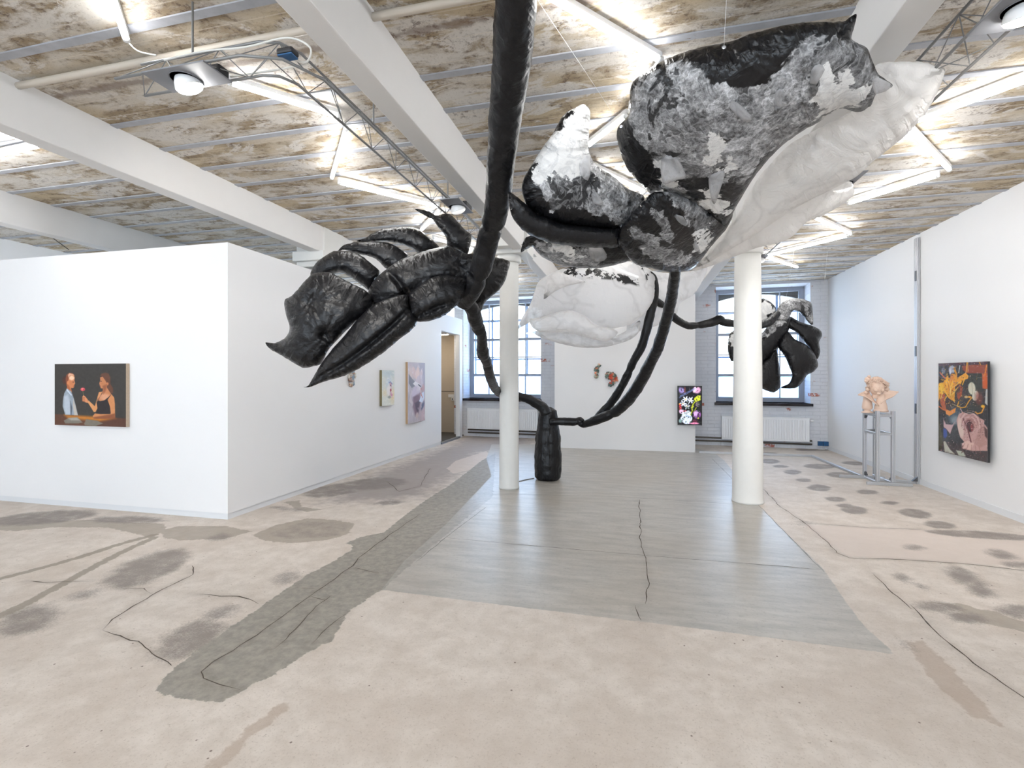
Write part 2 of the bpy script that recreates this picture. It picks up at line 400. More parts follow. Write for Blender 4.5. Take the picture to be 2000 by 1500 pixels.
def tissue(name, tint, trans, spots=True):
    t = NT(name); p = t.pos(); sv = t.attr('seam', True)
    ssv = t.node('ShaderNodeSeparateXYZ'); t.l.new(sv, ssv.inputs[0]); w1 = t.math('MULTIPLY', t.noise(t.mapv(sv, (14, 1.6, 0)), 1, 4, .55, .3), t.math('MULTIPLY', ssv.outputs[2], t.math('SUBTRACT', 1.0, t.math('MULTIPLY', ssv.outputs[1], 4.0), clamp=True))); w2 = t.noise(p, 6, 5, .6, 1.4)
    v = t.noise(t.mapv(p, (1, 1, 1), (2, 5, 1)), 2.4, 2, .5, .4)
    vein = t.math('SUBTRACT', 1, t.math('MULTIPLY', t.math('ABSOLUTE', t.math('SUBTRACT', v, .5)), 22), clamp=True)
    c = t.mix(t.math('MULTIPLY', vein, .22), lin(tint), lin((176, 174, 172)))
    rag = t.noise(p, 8, 7, .62, .4)
    sp = t.math('MULTIPLY', t.step(t.attr('tissue'), 0, .03), t.step(t.math('ADD', rag, t.math('MULTIPLY', t.attr('tissue'), .25)), .50, .515))
    c = t.mix(sp, c, lin((24, 24, 26)))
    nb = t.bump(t.math('ADD', t.math('MULTIPLY', w1, 1.4), t.math('ADD', w2, t.math('MULTIPLY', vein, .12))), .8, .03)
    df = t.node('ShaderNodeBsdfDiffuse'); tl = t.node('ShaderNodeBsdfTranslucent'); tp = t.node('ShaderNodeBsdfTransparent')
    for q in (df, tl): t.l.new(c, q.inputs[0]); t.l.new(nb, q.inputs['Normal'])
    gl = t.node('ShaderNodeBsdfGlossy'); gl.inputs['Roughness'].default_value = .42; t.l.new(nb, gl.inputs['Normal'])
    a = t.node('ShaderNodeMixShader'); a.inputs[0].default_value = .55; t.l.new(df.outputs[0], a.inputs[1]); t.l.new(tl.outputs[0], a.inputs[2])
    g = t.node('ShaderNodeMixShader'); g.inputs[0].default_value = .05; t.l.new(a.outputs[0], g.inputs[1]); t.l.new(gl.outputs[0], g.inputs[2])
    b = t.node('ShaderNodeMixShader'); t.l.new(g.outputs[0], b.inputs[1]); t.l.new(tp.outputs[0], b.inputs[2])
    t.l.new(t.math('MULTIPLY', t.math('SUBTRACT', 1, sp), trans), b.inputs[0])
    t.l.new(b.outputs[0], t.out.inputs[0]); return t.m
M_tissue = tissue('white_tissue_paper', (250, 248, 246), .10)
M_thin = tissue('thin_white_tissue_paper', (253, 252, 252), .13)

# painted surfaces carry their picture as a colour layer on a fine mesh
def picture(name, rough=.55, emission=0):
    t = NT(name); c = t.attrc('paint')
    t.set(Base_Color=c, Roughness=rough)
    if emission: t.set(Base_Color=(.01, .01, .01, 1), Emission_Color=c, Emission_Strength=emission)
    return t.m
M_paint = picture('oil_paint'); M_print = picture('glossy_print', .12); M_screen = picture('lit_screen', .15, .5)
M_relief = picture('glazed_ceramic', .3)
M_clay = simple('pink_clay', (240, 210, 190), .5, nz=.12, nsc=14)
M_linen = simple('raw_linen', (200, 180, 158), .8, nz=.3, nsc=50)
M_olive = simple('olive_canvas_edge', (140, 132, 100), .8, nz=.3, nsc=40)
M_tan = simple('tan_canvas_edge', (196, 166, 132), .8)
t = NT('acrylic_block'); t.set(Base_Color=(.80, .83, .86, 1), Roughness=.05, Alpha=.03); M_acryl = t.m

# ================================================================= THE HALL
RXW, LXP, FYP, ZC = 3.87, -4.11, 4.27, 3.49
YB0, YB1 = -6.0, 11.33
# ---- floor
def fpx(*pts): return [tuple(atz(x, y)[:2]) for x, y in pts]
xs = np.concatenate([np.arange(-14, -8.4, .4), np.arange(-8.4, 3.9, .03), [3.95, 4.3]])
ys = np.concatenate([np.arange(-6, 1.4, .4), np.arange(1.4, 11.8, .03), [12.2, 12.9]])
GX, GY = np.meshgrid(xs, ys); P = np.stack([GX.ravel(), GY.ravel()], 1)
def best_sdf(polys):
    out = np.full(len(P), -1e3)
    for q in polys: out = np.maximum(out, sdf(P, q))
    return np.clip(out, -2, 2)
z3 = lambda *p: fpx(*[(u / 2, 750 + v / 2) for u, v in p])
z4 = lambda *p: fpx(*[(1000 + u / 2, 750 + v / 2) for u, v in p])
tongue = z3((610,1185),(680,1110),(800,1020),(960,910),(1090,820),(1200,745),(1290,700),(1370,650),(1382,632),(1350,622),(1400,600),(1500,580),(1560,530),(1640,470),(1700,430),(1750,400),(1830,340),(1880,300),(1935,270),(1925,440),(1740,590),(1600,710),(1490,805),(1420,850),(1360,890),(1335,930),(1300,1000),(1200,1050),(1080,1130),(1000,1170),(950,1195),(880,1240),(800,1243),(700,1225),(620,1210))
slab = fpx((745,1152),(1000,1184),(1300,1220),(1500,1245),(1750,1278),(1690,1225),(1655,1180),(1613,1118),(1603,1106),(1545,1050),(1480,985),(1435,925),(1415,900),(1395,884),(1360,876),(1085,868),(960,868),(950,895),(960,930),(870,1025),(790,1095))
mauve = fpx((600,990),(640,958),(700,930),(800,895),(870,868),(900,850),(1050,850),(1045,880),(955,885),(925,920),(850,972),(760,985))
patches = [z3((985,590),(1080,550),(1200,525),(1300,530),(1385,545),(1360,585),(1280,610),(1140,622),(1030,612)),
           z3((-20,545),(100,520),(260,535),(350,530),(520,540),(640,545),(650,570),(590,600),(420,560),(200,560),(60,575),(-20,570)),
           z3((630,570),(700,555),(880,555),(985,575),(880,605),(700,610),(640,600)),
           z4((1660,855),(1760,860),(1830,880),(2100,960),(2100,1000),(1900,940),(1760,890)),
           z4((1730,900),(1800,875),(1900,890),(1960,930),(1930,955),(1850,935)),
           z3((2300,250),(2330,245),(2300,262)), z3((1745,595),(1820,515),(1930,520),(1870,605)),
           z3((1110,460),(1170,455),(1180,480),(1260,490),(1200,500),(1160,490))]
inner = [z3((1040,590),(1100,560),(1200,535),(1320,540),(1375,550),(1330,590),(1260,600),(1140,608)), z4((1100,535),(1180,535),(1160,560),(1120,555))]
pales = [z3((1780,300),(1900,262),(1915,280),(1860,330),(1770,350),(1745,330)), z4((1140,550),(1400,560),(1700,572),(2050,590),(2050,715),(1700,698),(1310,672),(1200,600))]
worn = [z3((800,1500),(860,1440),(940,1370),(1020,1300),(1110,1240),(1130,1265),(1060,1320),(960,1400),(880,1500)),
        z4((1540,1010),(1600,1000),(1720,1110),(1920,1340),(1800,1300),(1640,1160))]
bands = [z3((-60,775),(120,730),(300,680),(470,625),(600,590)), z3((-60,935),(100,860),(300,750),(470,660),(600,600))]
cracks = [z3((940,1195),(860,1175),(795,1150),(785,1125),(830,1085),(940,1020),(1100,910),(1250,800),(1380,710),(1400,680),(1520,590),(1640,510)),
          z3((1070,1035),(1150,960),(1240,870),(1290,830)), z3((1210,1020),(1280,950),(1350,900)), z3((1200,830),(1270,845)), z3((1150,795),(1230,800)),
          z3((760,820),(860,830),(930,830),(1010,860)), z3((400,963),(440,920),(590,825),(755,745),(750,710)), z3((400,963),(540,1005),(670,1100)), z3((590,822),(560,800),(480,800)),
          z3((1370,715),(1480,738)), z3((1510,380),(1560,420),(1640,400),(1680,330)), z3((350,770),(170,775),(100,770)),
          z4((495,450),(505,570),(498,600),(515,660),(522,680),(535,790),(520,860)), z4((480,865),(505,925)),
          z4((1140,540),(1210,600),(1270,660),(1320,680),(1520,685),(1800,705),(2050,735)),
          z4((1180,545),(1400,562),(1600,568)), z4((1550,860),(1660,970),(1800,1090),(2050,1260)), z4((960,390),(1050,480),(1160,555)),
          z4((1410,740),(1500,830),(1560,880)), z4((1050,180),(1210,185))]
joints = [z4((-260,600),(0,625),(520,670),(1210,725)), z4((-500,430),(0,430),(400,440),(900,470)), z4((-380,700),(-260,600),(-100,480)), z4((180,340),(760,345)),
          z4((780,290),(960,470),(1220,735))]
stains = [(285,1112,100,30,-19),(372,1248,88,36,-24),(430,1200,50,16,-18),(50,1212,78,32,-15),(170,1160,50,10,-15),(562,1128,36,14,-14),(650,958,62,13,-8),(730,945,70,12,-4),(760,982,30,6,-4),(560,994,40,5,5),
          (80,1012,120,14,-5),(1600,953,26,7,4),(1632,975,24,5,4),(1668,996,30,9,6),(1650,988,20,5,4),(1788,1003,38,9,8),(1695,961,24,5,4),(1738,982,22,4,4),(1570,938,18,4,3),(1548,922,20,5,2),(1525,911,18,3,2),(1503,901,22,5,2),(1600,911,34,5,2),(1645,928,34,6,3),
          (1785,1069,27,7,5),(1920,1045,120,8,4),(1835,1025,36,8,6),(1955,1083,40,10,12),(1990,1103,40,8,4),(1765,1130,24,10,20),(1800,1146,22,7,20),(1880,1125,44,18,18),(1915,1150,40,18,20),(1835,1186,60,13,6),(1890,1208,50,14,8),(1990,1195,55,16,8),(1670,905,30,4,3),(1500,886,20,3,0),(1590,878,40,3,0),(430,1050,30,8,-8),(250,1015,80,9,0),(1770,1250+10,30,10,25)]
attrs = {}
attrs['slab'] = best_sdf([slab]); attrs['tongue'] = best_sdf([tongue]); attrs['mauve'] = best_sdf([mauve])
attrs['patch'] = best_sdf(patches); attrs['pale'] = best_sdf(pales); attrs['worn'] = best_sdf(worn)
attrs['polish'] = np.clip(best_sdf([fpx((860,1150),(960,880),(1040,850),(1440,900),(1640,1130),(1500,1245))]) * 1.2 + .4, 0, 1)
attrs['crack'] = np.clip(np.minimum.reduce([dline(P, c) for c in cracks]), 0, 1)
attrs['joint'] = np.clip(np.minimum.reduce([dline(P, c) for c in joints]), 0, 1)
attrs['band'] = np.clip(np.minimum.reduce([dline(P, c) for c in bands]), 0, 1)
S = np.zeros(len(P))
for (cx, cy, a, b, an) in stains:
    th = math.radians(an)
    ring = [(cx + a * math.cos(k * .4189) * math.cos(th) - b * math.sin(k * .4189) * math.sin(th), cy + a * math.cos(k * .4189) * math.sin(th) + b * math.sin(k * .4189) * math.cos(th)) for k in range(15)]
    g = fpx(*ring); d = sdf(P, g); w = .09 if cy > 1050 or cx < 800 else .05
    if cx < 800: w = .12
    tt = np.clip((d + w * .6) / (w * 1.6), 0, 1); S = np.maximum(S, tt * tt * (3 - 2 * tt))
attrs['stain'] = np.maximum(S, .5 * np.clip(best_sdf(inner) / .03 + .5, 0, 1))
nx, ny = len(xs), len(ys)
me = bpy.data.meshes.new('floor'); me.vertices.add(nx * ny)
co = np.zeros((nx * ny, 3), np.float32); co[:, :2] = P; me.vertices.foreach_set('co', co.ravel())
ii = (np.arange(ny - 1)[:, None] * nx + np.arange(nx - 1)[None]).ravel()
loops = np.stack([ii, ii + 1, ii + nx + 1, ii + nx], 1).ravel().astype(np.int32)
me.loops.add(len(loops)); me.polygons.add(len(ii)); me.loops.foreach_set('vertex_index', loops)
me.polygons.foreach_set('loop_start', (np.arange(len(ii)) * 4).astype(np.int32)); me.update()
for k, v in attrs.items():
    a = me.attributes.new(k, 'FLOAT', 'POINT'); a.data.foreach_set('value', v.astype(np.float32))
floor = struct(link('floor', me, M_floor), 'worn beige concrete floor with a grey slab and dark stains')
M_crack = simple('crack_dirt', (96, 86, 76), .9, nz=.4, nsc=30); M_joint = simple('joint_dirt', (134, 131, 126), .8, nz=.3, nsc=12)
def cracks_mesh(name, lines, wmax, mat, jag, z):
    m = MB(); rr = random.Random(5)
    for ln in lines:
        pts = []
        for a_, b_ in zip(ln[:-1], ln[1:]):
            a_ = Vector(a_); b_ = Vector(b_); L = (b_ - a_).length; k = max(2, int(L / .05)); nn = Vector((-(b_ - a_).y, (b_ - a_).x)).normalized()
            for i in range(k): u = i / k; q = a_.lerp(b_, u) + nn * (jag * noise.noise(Vector((a_.x + u * L * 5, a_.y * 3, 1)))) + nn * (jag * .5 * noise.noise(Vector((u * L * 22, a_.y, 4)))); pts.append(q)
        pts.append(Vector(ln[-1])); n = len(pts); n0 = len(m.v)
        for i, q in enumerate(pts):
            t_ = (pts[min(i + 1, n - 1)] - pts[max(i - 1, 0)]).normalized(); nn = Vector((-t_.y, t_.x)); w = wmax * (.35 + .65 * abs(noise.noise(Vector((q.x * 7, q.y * 7, 2)))) * 1.8) * min(1, (i + .3) / 3, (n - i) / 3)
            m.v += [(q.x + nn.x * w, q.y + nn.y * w, z), (q.x - nn.x * w, q.y - nn.y * w, z)]
        for i in range(n - 1): b0 = n0 + i * 2; m.f.append((b0, b0 + 1, b0 + 3, b0 + 2))
    o = m.build(name, mat, floor); o['kind'] = 'structure'; return o
cracks_mesh('crack', cracks, .0055, M_crack, .016, .0012); cracks_mesh('joint', joints, .006, M_joint, .008, .0008)

# ---- ceiling and its flanges and beams
o = MB().box((-14, YB0, ZC), (RXW + .1, 12.9, ZC + .25)).build('ceiling', M_ceiling); struct(o, 'stained old concrete plank ceiling')
k = 0
for i in range(-19, 24):
    yy = 2.205 + .415 * i
    if yy > 11.7: break
    if i == 1 or yy < YB0: continue
    wv = .028
    a = MB()
    a.box((-13.9, yy - wv, ZC - .009), (RXW, yy + wv, ZC + .01)); k += 1
    struct(a.build('trim_%d' % k, M_flange), 'grey steel flange between ceiling planks')
for nm, x0, x1, zb in (('ceiling_beam', -4.18, -4.02, 3.155), ('ceiling_beam', -1.53, -1.38, 3.15), ('ceiling_beam', 1.17, 1.34, 3.16), ('ceiling_beam', -6.74, -6.57, 3.15)):
    a = MB()
    # slightly splayed sides, as cast
    n = len(a.v); y0, y1 = YB0, 11.6
    a.v += [(x0, y0, zb), (x1, y0, zb), (x1 + .01, y0, ZC + .02), (x0 - .01, y0, ZC + .02), (x0, y1, zb), (x1, y1, zb), (x1 + .01, y1, ZC + .02), (x0 - .01, y1, ZC + .02)]
    a.f += [(0, 1, 2, 3), (4, 7, 6, 5), (0, 4, 5, 1), (1, 5, 6, 2), (2, 6, 7, 3), (3, 7, 4, 0)]
    struct(a.build(nm, M_beam, bevel=.008), 'white painted concrete ceiling beam')

# ---- walls
def wallbox(name, a, b, mat=M_wall, label=None): return struct(MB().box(a, b).build(name, mat), label)
wallbox('wall_right', (RXW, YB0, 0), (RXW + .15, 12.9, ZC))
wallbox('wall_left', (-9.0, YB0, 0), (-8.85, 12.9, ZC))
# rear wall with tall windows letting the daylight in
a = MB(); xx = -8.85
for x0 in (-7.6, -4.9, -2.2, .6):
    a.box((xx, YB0 - .3, 0), (x0, YB0, ZC)); a.box((x0, YB0 - .3, 0), (x0 + 1.85, YB0, .9)); a.box((x0, YB0 - .3, 3.3), (x0 + 1.85, YB0, ZC)); xx = x0 + 1.85
a.box((xx, YB0 - .3, 0), (RXW, YB0, ZC)); struct(a.build('wall_rear', M_wall))
# left partition: a white cube of rooms with a doorway near its far end
PH = 2.9
a = MB(); a.box((-8.84, FYP, .065), (LXP - .1, FYP + .1, PH)); a.box((LXP - .1, FYP, .065), (LXP, 10.148, PH))
a.box((LXP - .1, 10.148, 2.51), (LXP, 11.33, PH)); a.box((LXP - .1, 11.33, 0), (LXP, 11.52, PH))
struct(a.build('wall_partition', M_wall), 'white partition wall corner with a doorway at its far end')
a = MB(); a.box((-8.84, FYP + .012, 0), (LXP - .1, FYP + .09, .066)); a.box((LXP - .1, FYP + .012, 0), (LXP - .012, 10.14, .066)); struct(a.build('baseboard_left', M_plinth))
a = MB(); a.box((RXW - .012, YB0, 0), (RXW, YB1, .075)); struct(a.build('baseboard_right', M_plinth))
wallbox('wall_centre', (-1.61, 10.27, 0), (1.185, 10.39, 3.12), label='freestanding white display wall before the brick wall')
# alcove behind the doorway
wallbox('wall_alcove', (-6.3, 12.15, 0), (LXP - .1, 12.25, 2.7), M_beige)
wallbox('wall_alcove_side', (-6.3, 9.0, 0), (-6.2, 12.15, 2.7), M_beige)
wallbox('ceiling_alcove', (-6.3, 9.0, 2.56), (LXP - .1, 12.25, 2.66), M_wall)
wallbox('wall_alcove_end', (-6.3, 8.9, 0), (LXP - .1, 9.0, 2.66), M_beige)
wallbox('trim_seam', (-6.2, 12.143, 1.10), (LXP - .1, 12.15, 1.113), M_heatpipe)
wallbox('floor_alcove', (-6.2, 9.0, .005), (LXP - .05, 12.15, .03), M_darkfloor)
wallbox('trim_threshold', (LXP - .05, 10.148, .0), (LXP + .02, 11.33, .04), M_threshold)
e = empty('light_strip', (-4.9, 11.2, 2.5), 'warm light strip under the ceiling of the beige alcove', 'lamp')
MB().box((-5.6, 11.16, 2.52), (-4.35, 11.26, 2.56)).build('housing', M_white, e); MB().box((-5.58, 11.18, 2.505), (-4.37, 11.24, 2.519)).build('diffuser', M_warm, e)
e = empty('switch_panel', (-4.9, 12.14, 1.0), 'white light switches and socket on the beige alcove wall', 'switch')
q = aty(880, 773, 12.14)
for i, (dx, dz) in enumerate(((-.06, 0), (.02, 0), (.02, -.085))):
    MB().box((q.x + dx, 12.128, q.z + dz - .04), (q.x + dx + .078, 12.15, q.z + dz + .04)).build('switch_plate' if i < 2 else 'socket_plate', M_white, e, bevel=.004)
MB().lathe((q.x + .059, 12.13, q.z - .085), [(.016, 0), (.016, .004)], 16, Matrix.Rotation(math.pi / 2, 3, 'X')).build('socket_hole', M_dark, e)

# ---- brick wall with two windows, turned three degrees
TH = math.radians(3.0)
BW = Matrix.Translation((RXW, YB1, 0)) @ Matrix.Rotation(-TH, 4, 'Z')
nrm = Vector((math.sin(TH), math.cos(TH), 0)); org = Vector((RXW, YB1, 0)); BWi = BW.inverted()
def bw(px, py, n=0.0):
    r = ray(px, py); tt = ((org + nrm * n - EYE).dot(nrm)) / r.dot(nrm); return BWi @ (EYE + r * tt)
def place_bw(o): o.location = (RXW, YB1, 0); o.rotation_euler = (0, 0, -TH); return o
DW = .66; FD = .46
wins = []
for (l, r_, t_, b_, s) in ((905, 1056, 548, 779, -1), (1398, 1583, 545, 787, 1)):
    pl = bw(l, 700); pr = bw(r_, 700); pt = bw((l + r_) / 2, t_); pb = bw((l + r_) / 2, b_)
    wins.append((pl.x, pr.x, min(pt.z, 3.44), pb.z))
a = MB(); x = -8.3
for (x0, x1, zt, zb) in wins:
    a.box((x, 0, 0), (x0, DW, ZC)); a.box((x0, 0, 0), (x1, DW, zb)); a.box((x0, 0, zt), (x1, DW, ZC)); x = x1
a.box((x, 0, 0), (.05, DW, ZC))
struct(place_bw(a.build('wall_back', M_brick)), 'whitewashed brick back wall')
for wi, (x0, x1, zt, zb) in enumerate(wins):
    a = MB(); fw = .07; y0, y1 = FD, FD + .06
    a.box((x0, y0, zb), (x0 + fw, y1, zt)); a.box((x1 - fw, y0, zb), (x1, y1, zt)); a.box((x0 + fw, y0, zb), (x1 - fw, y1, zb + .10)); a.box((x0 + fw, y0, zt - .09), (x1 - fw, y1, zt))
    mid = (x0 + x1) / 2
    w = link('window_%d' % (wi + 1), a.mesh('window'), M_frame); struct(place_bw(w), 'tall grey framed factory window in the brick wall')
    H = zt - zb; z1 = zb + H * .235; z2 = zb + H * .60
    def wpart(nm, mb, mat):
        o = bpy.data.objects.new(nm, mb.mesh(nm)); COL.objects.link(o); o.data.materials.append(mat); o.parent = w; return o
    wpart('mullion', MB().box((mid - .045, y0 - .01, zb + .1), (mid + .045, y1, zt - .09)), M_frame)
    for zz in (z1, z2): wpart('transom', MB().box((x0 + fw, y0 - .005, zz - .03), (x1 - fw, y1 - .005, zz + .03)), M_frame)
    a = MB()
    for u in (x0 + fw, mid + .045):
        wd = (x1 - x0) / 2 - fw - .045
        a.box((u, y0 + .01, zb + .1), (u + .035, y1, zt - .09)); a.box((u + wd - .035, y0 + .01, zb + .1), (u + wd, y1, zt - .09))
        a.box((u + wd / 2 - .012, y0 + .02, zb + .1), (u + wd / 2 + .012, y1 - .01, zt - .09))
        for zz in (z1 + (z2 - z1) * .5, z2 + (zt - z2) * .5): a.box((u, y0 + .025, zz - .012), (u + wd, y1 - .015, zz + .012))
    wpart('glazing_bar', a, M_frame)
    wpart('pane', MB().box((x0 + fw, y0 + .03, z1), (x1 - fw, y0 + .036, zt - .09)), M_glass)
    wpart('frosted_pane', MB().box((x0 + fw, y0 + .03, zb + .1), (x1 - fw, y0 + .036, z1)), M_frost)
    # outer, older window with arched head
    a = MB(); yy = DW - .02; n = 14
    for i in range(n):
        u0 = x0 + (x1 - x0) * i / n; u1 = x0 + (x1 - x0) * (i + 1) / n
        az = lambda u: zt - .10 - .16 * ((2 * (u - x0) / (x1 - x0) - 1) ** 2)
        a.poly([(u0, yy, az(u0)), (u1, yy, az(u1)), (u1, yy, zt), (u0, yy, zt)]); a.poly([(u0, yy, az(u0)), (u0, yy + .12, az(u0)), (u1, yy + .12, az(u1)), (u1, yy, az(u1))])
    wpart('arch_head', a, M_heatpipe)
    a = MB(); yy = DW + .04
    for i in range(5): u = x0 + .06 + (x1 - x0 - .12) * i / 4; a.box((u - .024, yy, zb), (u + .024, yy + .04, zt - .1))
    for i in range(1, 5): zz = zb + (zt - zb) * i / 5; a.box((x0, yy, zz - .02), (x1, yy + .03, zz + .02))
    wpart('outer_grille', a, M_outframe)
    e = place_bw(bpy.data.objects.new('window_sill', MB().box((x0 - .03, -.09, zb - .055), (x1 + .03, FD, zb)).mesh('sill'))); COL.objects.link(e); e.data.materials.append(M_sill)
    e['kind'] = 'structure'; e['label'] = 'dark glossy window sill'
# heating pipes along the base of the wall
for zz in (.10, .17):
    o = MB().tube([(-7.9, -.05, zz), (-.3, -.05, zz)], .018, 8).build('heating_pipe', M_heatpipe, smooth=True)
    props(place_bw(o), ('upper' if zz > .15 else 'lower') + ' dark heating pipe along the foot of the brick wall', 'pipe')
# radiators
for i, (l, r_, t_, b_, lab) in enumerate(((912, 1049, 798, 839, 'long white ribbed radiator under the left window behind the thin column'), (1410, 1582, 814, 864, 'long white ribbed radiator under the right window behind the thick column'))):
    p0 = bw(l, t_, -.14); p1 = bw(r_, b_, -.14); zt = p0.z; zb = p1.z
    if i == 0: zb = bw(r_, 842, -.14).z; zt = bw(l, 798, -.14).z
    e = empty('radiator', (0, 0, 0), lab, 'radiator'); place_bw(e)
    def rpart(nm, mb, mat, par=e):
        o = bpy.data.objects.new(nm, mb.mesh(nm)); COL.objects.link(o); o.data.materials.append(mat); o.parent = par; return o
    a = MB(); a.box((p0.x, -.12, zb), (p1.x, -.04, zt)); 
    W = p1.x - p0.x; nr = int(W / .05)
    for k in range(nr):
        u = p0.x + .03 + (W - .06) * k / nr; a.box((u, -.135, zb + .035), (u + (W - .06) / nr * .62, -.119, zt - .035))
    pan = rpart('panel', a, M_radiator); m = pan.modifiers.new('b', 'BEVEL'); m.width = .004; m.segments = 1
    rpart('top_grille', MB().box((p0.x - .006, -.125, zt), (p1.x + .006, -.035, zt + .012)), M_radiator)
    for u in (p0.x + .2, p1.x - .23): rpart('bracket', MB().box((u, -.04, zb + .05), (u + .03, -.001, zt - .05)), M_heatpipe)
    rpart('valve', MB().lathe((p1.x + .045, -.08, zt - .05), [(.012, -.03), (.022, -.02), (.022, .03), (.012, .04)], 12, Matrix.Rotation(math.pi / 2, 3, 'Y')), M_white)
e = empty('power_outlet', (0, 0, 0), 'blue double power outlet low on the brick wall in the right corner', 'socket'); place_bw(e)
q = bw(1602, 866)
for k in (0, 1):
    o = bpy.data.objects.new('socket_box', MB().box((q.x + k * .1 - .05, -.05, q.z - .045), (q.x + k * .1 + .04, 0, q.z + .045)).mesh('s')); COL.objects.link(o); o.data.materials.append(M_blue); o.parent = e
    o = bpy.data.objects.new('cable', MB().tube([(q.x + k * .1, -.04, q.z - .04), (q.x + .05, -.07, q.z - .12), (q.x - .06 + k * .03, -.1, .012)], .006, 8).mesh('c')); COL.objects.link(o); o.data.materials.append(M_cable); o.parent = e

# ---- columns
def column(c, r0, r1, ztop, zr0, zr1, rr, blk, lab):
    e = empty('column', (c[0], c[1], 0), lab, 'column')
    prof = [(r0 + .004, 0), (r0 + .004, .02), (r0, .03)] + [(r0 + (r1 - r0) * i / 30 + .0025 * noise.noise(Vector((c[0], 0, i * .7))), .03 + (zr0 - .03) * i / 30) for i in range(1, 31)]
    MB().lathe((c[0], c[1], 0), prof, 48).build('shaft', M_column, e, smooth=True)
    MB().lathe((c[0], c[1], 0), [(rr * .9, zr0), (rr, zr0 + .01), (rr, zr1 - .01), (rr * .95, zr1)], 48).build('neck_ring', M_column, e, smooth=True)
    x0, x1, y0, y1 = blk
    a = MB(); a.box((x0, y0, zr1 - .01), (x1, y1, ZC)); cd = .14 if c[0] > -4 else .06; a.box((x0 - .02, y0 - cd, zr1 + .06), (x1 + .02, y0, 3.17)); a.box((x0 - .02, y1, zr1 + .06), (x1 + .02, y1 + cd, 3.17))
    a.build('capital', M_column, e, bevel=.008)
column((-1.625, 6.42), .132, .127, 3.2, 3.02, 3.12, .165, (-1.76, -1.33, 6.22, 6.62), 'slender round white column, thinner of the two, beside the black trunk')
column((1.33, 6.40), .172, .145, 3.1, 2.95, 3.06, .172, (1.12, 1.47, 6.22, 6.62), 'thick round white column right of the centre, hiding part of the hanging black flower')
column((-4.42, 6.05), .17, .165, 3.1, 2.88, 2.98, .2, (-4.42, -3.99, 5.75, 6.2), 'round white column rising from behind the left partition wall')

# ---- fluorescent tubes on the ceiling
TB = [((214,-20),(247,78),'short lit tube light at the top left corner above the spotlight plate'),((445,160),(665,228),'lit tube light right of the left spotlight plate'),((677,250),(648,348),'short steep lit tube light in the middle of the left zigzag'),
 ((660,356),(858,404),'lit tube light running towards the unlit spotlight'),((860,412),(822,450),'small lit tube light behind the upright black petal'),((845,465),(925,487),'lit tube light low behind the black flower'),
 ((-200,200),(57,275),'upper of the two lit tubes meeting at the left edge beyond the beam'),((-200,345),(80,284),'lower of the two lit tubes meeting at the left edge beyond the beam'),((-120,405),(50,448),'lit tube light over the left partition wall'),((150,474),(205,486),'tiny end of a lit tube light seen just over the partition wall'),
 ((1060,-14),(1290,118),'long bright tube light right of the thick black stem'),((1225,225),(1148,285),'lit tube light between the white petal tip and the big flower'),((1160,328),(1260,375),'lit tube light in the gap between the two black lobes'),
 ((2060,136),(1787,238),'lit tube light at the right edge of the photo'),((1775,250),(1855,332),'lit tube light slanting down right beside the big white petal'),((1835,342),(1655,398),'lit tube light ending behind the lower white petal'),
 ((1590,425),(1662,457),'lit tube light right below the lower white petal'),((1658,460),(1495,500),'lit tube light ending at the top of the thick column'),((1488,500),(1558,522),'farthest lit tube light, near the right window')]
def tube_light(A, B, lab, group='LED tube lights zigzagging over the ceiling'):
    A = Vector(A); B = Vector(B); e = empty('tube_light', (A + B) / 2, lab, 'lamp', group)
    d = (B - A).normalized()
    MB().tube([A + d * .02, B - d * .02], .017, 10).build('tube', M_tube, e, smooth=True)
    up = Vector((0, 0, .045))
    s = d.cross(Vector((0, 0, 1))).normalized() * .014
    a = MB(); P0 = [A - s + up * .35, A + s + up * .35, A + s + up, A - s + up]; P1 = [B - s + up * .35, B + s + up * .35, B + s + up, B - s + up]
    a.v = [tuple(p) for p in P0 + P1]; a.f = [(3, 2, 1, 0), (4, 5, 6, 7), (0, 1, 5, 4), (1, 2, 6, 5), (2, 3, 7, 6), (3, 0, 4, 7)]
    a.build('housing', M_white, e)
    for q, s2 in ((A, 1), (B, -1)): MB().tube([q, q + d * .025 * s2], .019, 10).build('end_cap', M_white, e, smooth=True)
for (p0, p1, lab) in TB: tube_light(atz(*p0, 3.42), atz(*p1, 3.42), lab)
for (A_, B_, lab) in (((.10, 5.35), (-.40, 6.40), 'lit tube light of the middle bay, hidden above the black lobes'), ((-.38, 6.5), (.15, 7.55), 'lit tube light of the middle bay above the white flower'), ((.13, 7.65), (-.38, 8.7), 'farther lit tube light of the middle bay above the white flower'), ((-.36, 8.8), (.10, 9.85), 'last lit tube light of the middle bay by the display wall'),
                      ((-2.30, 7.1), (-2.80, 8.15), 'lit tube light of the left bay beyond the black flower'), ((-2.78, 8.25), (-2.25, 9.3), 'farther lit tube light of the left bay beyond the black flower'), ((-2.27, 9.4), (-2.75, 10.45), 'last lit tube light of the left bay by the brick wall'),
                      ((-.02, 3.62), (.17, 3.15), 'short lit tube light hidden behind the rim of the big black flower')):
    tube_light((*A_, 3.42), (*B_, 3.42), lab)
# the zigzag carries on behind the viewer
for xx in (-2.4, 0.0, 2.5, -7.7):
    yy = 1.2 if xx != -7.7 else 2.2
    s = 1
    while yy > YB0 + 1.3:
        tube_light((xx - .35 * s, yy, 3.42), (xx + .35 * s, yy - 1.05, 3.42), 'lit tube light of the zigzag behind the viewer', 'tube lights behind the viewer'); yy -= 1.25; s = -s

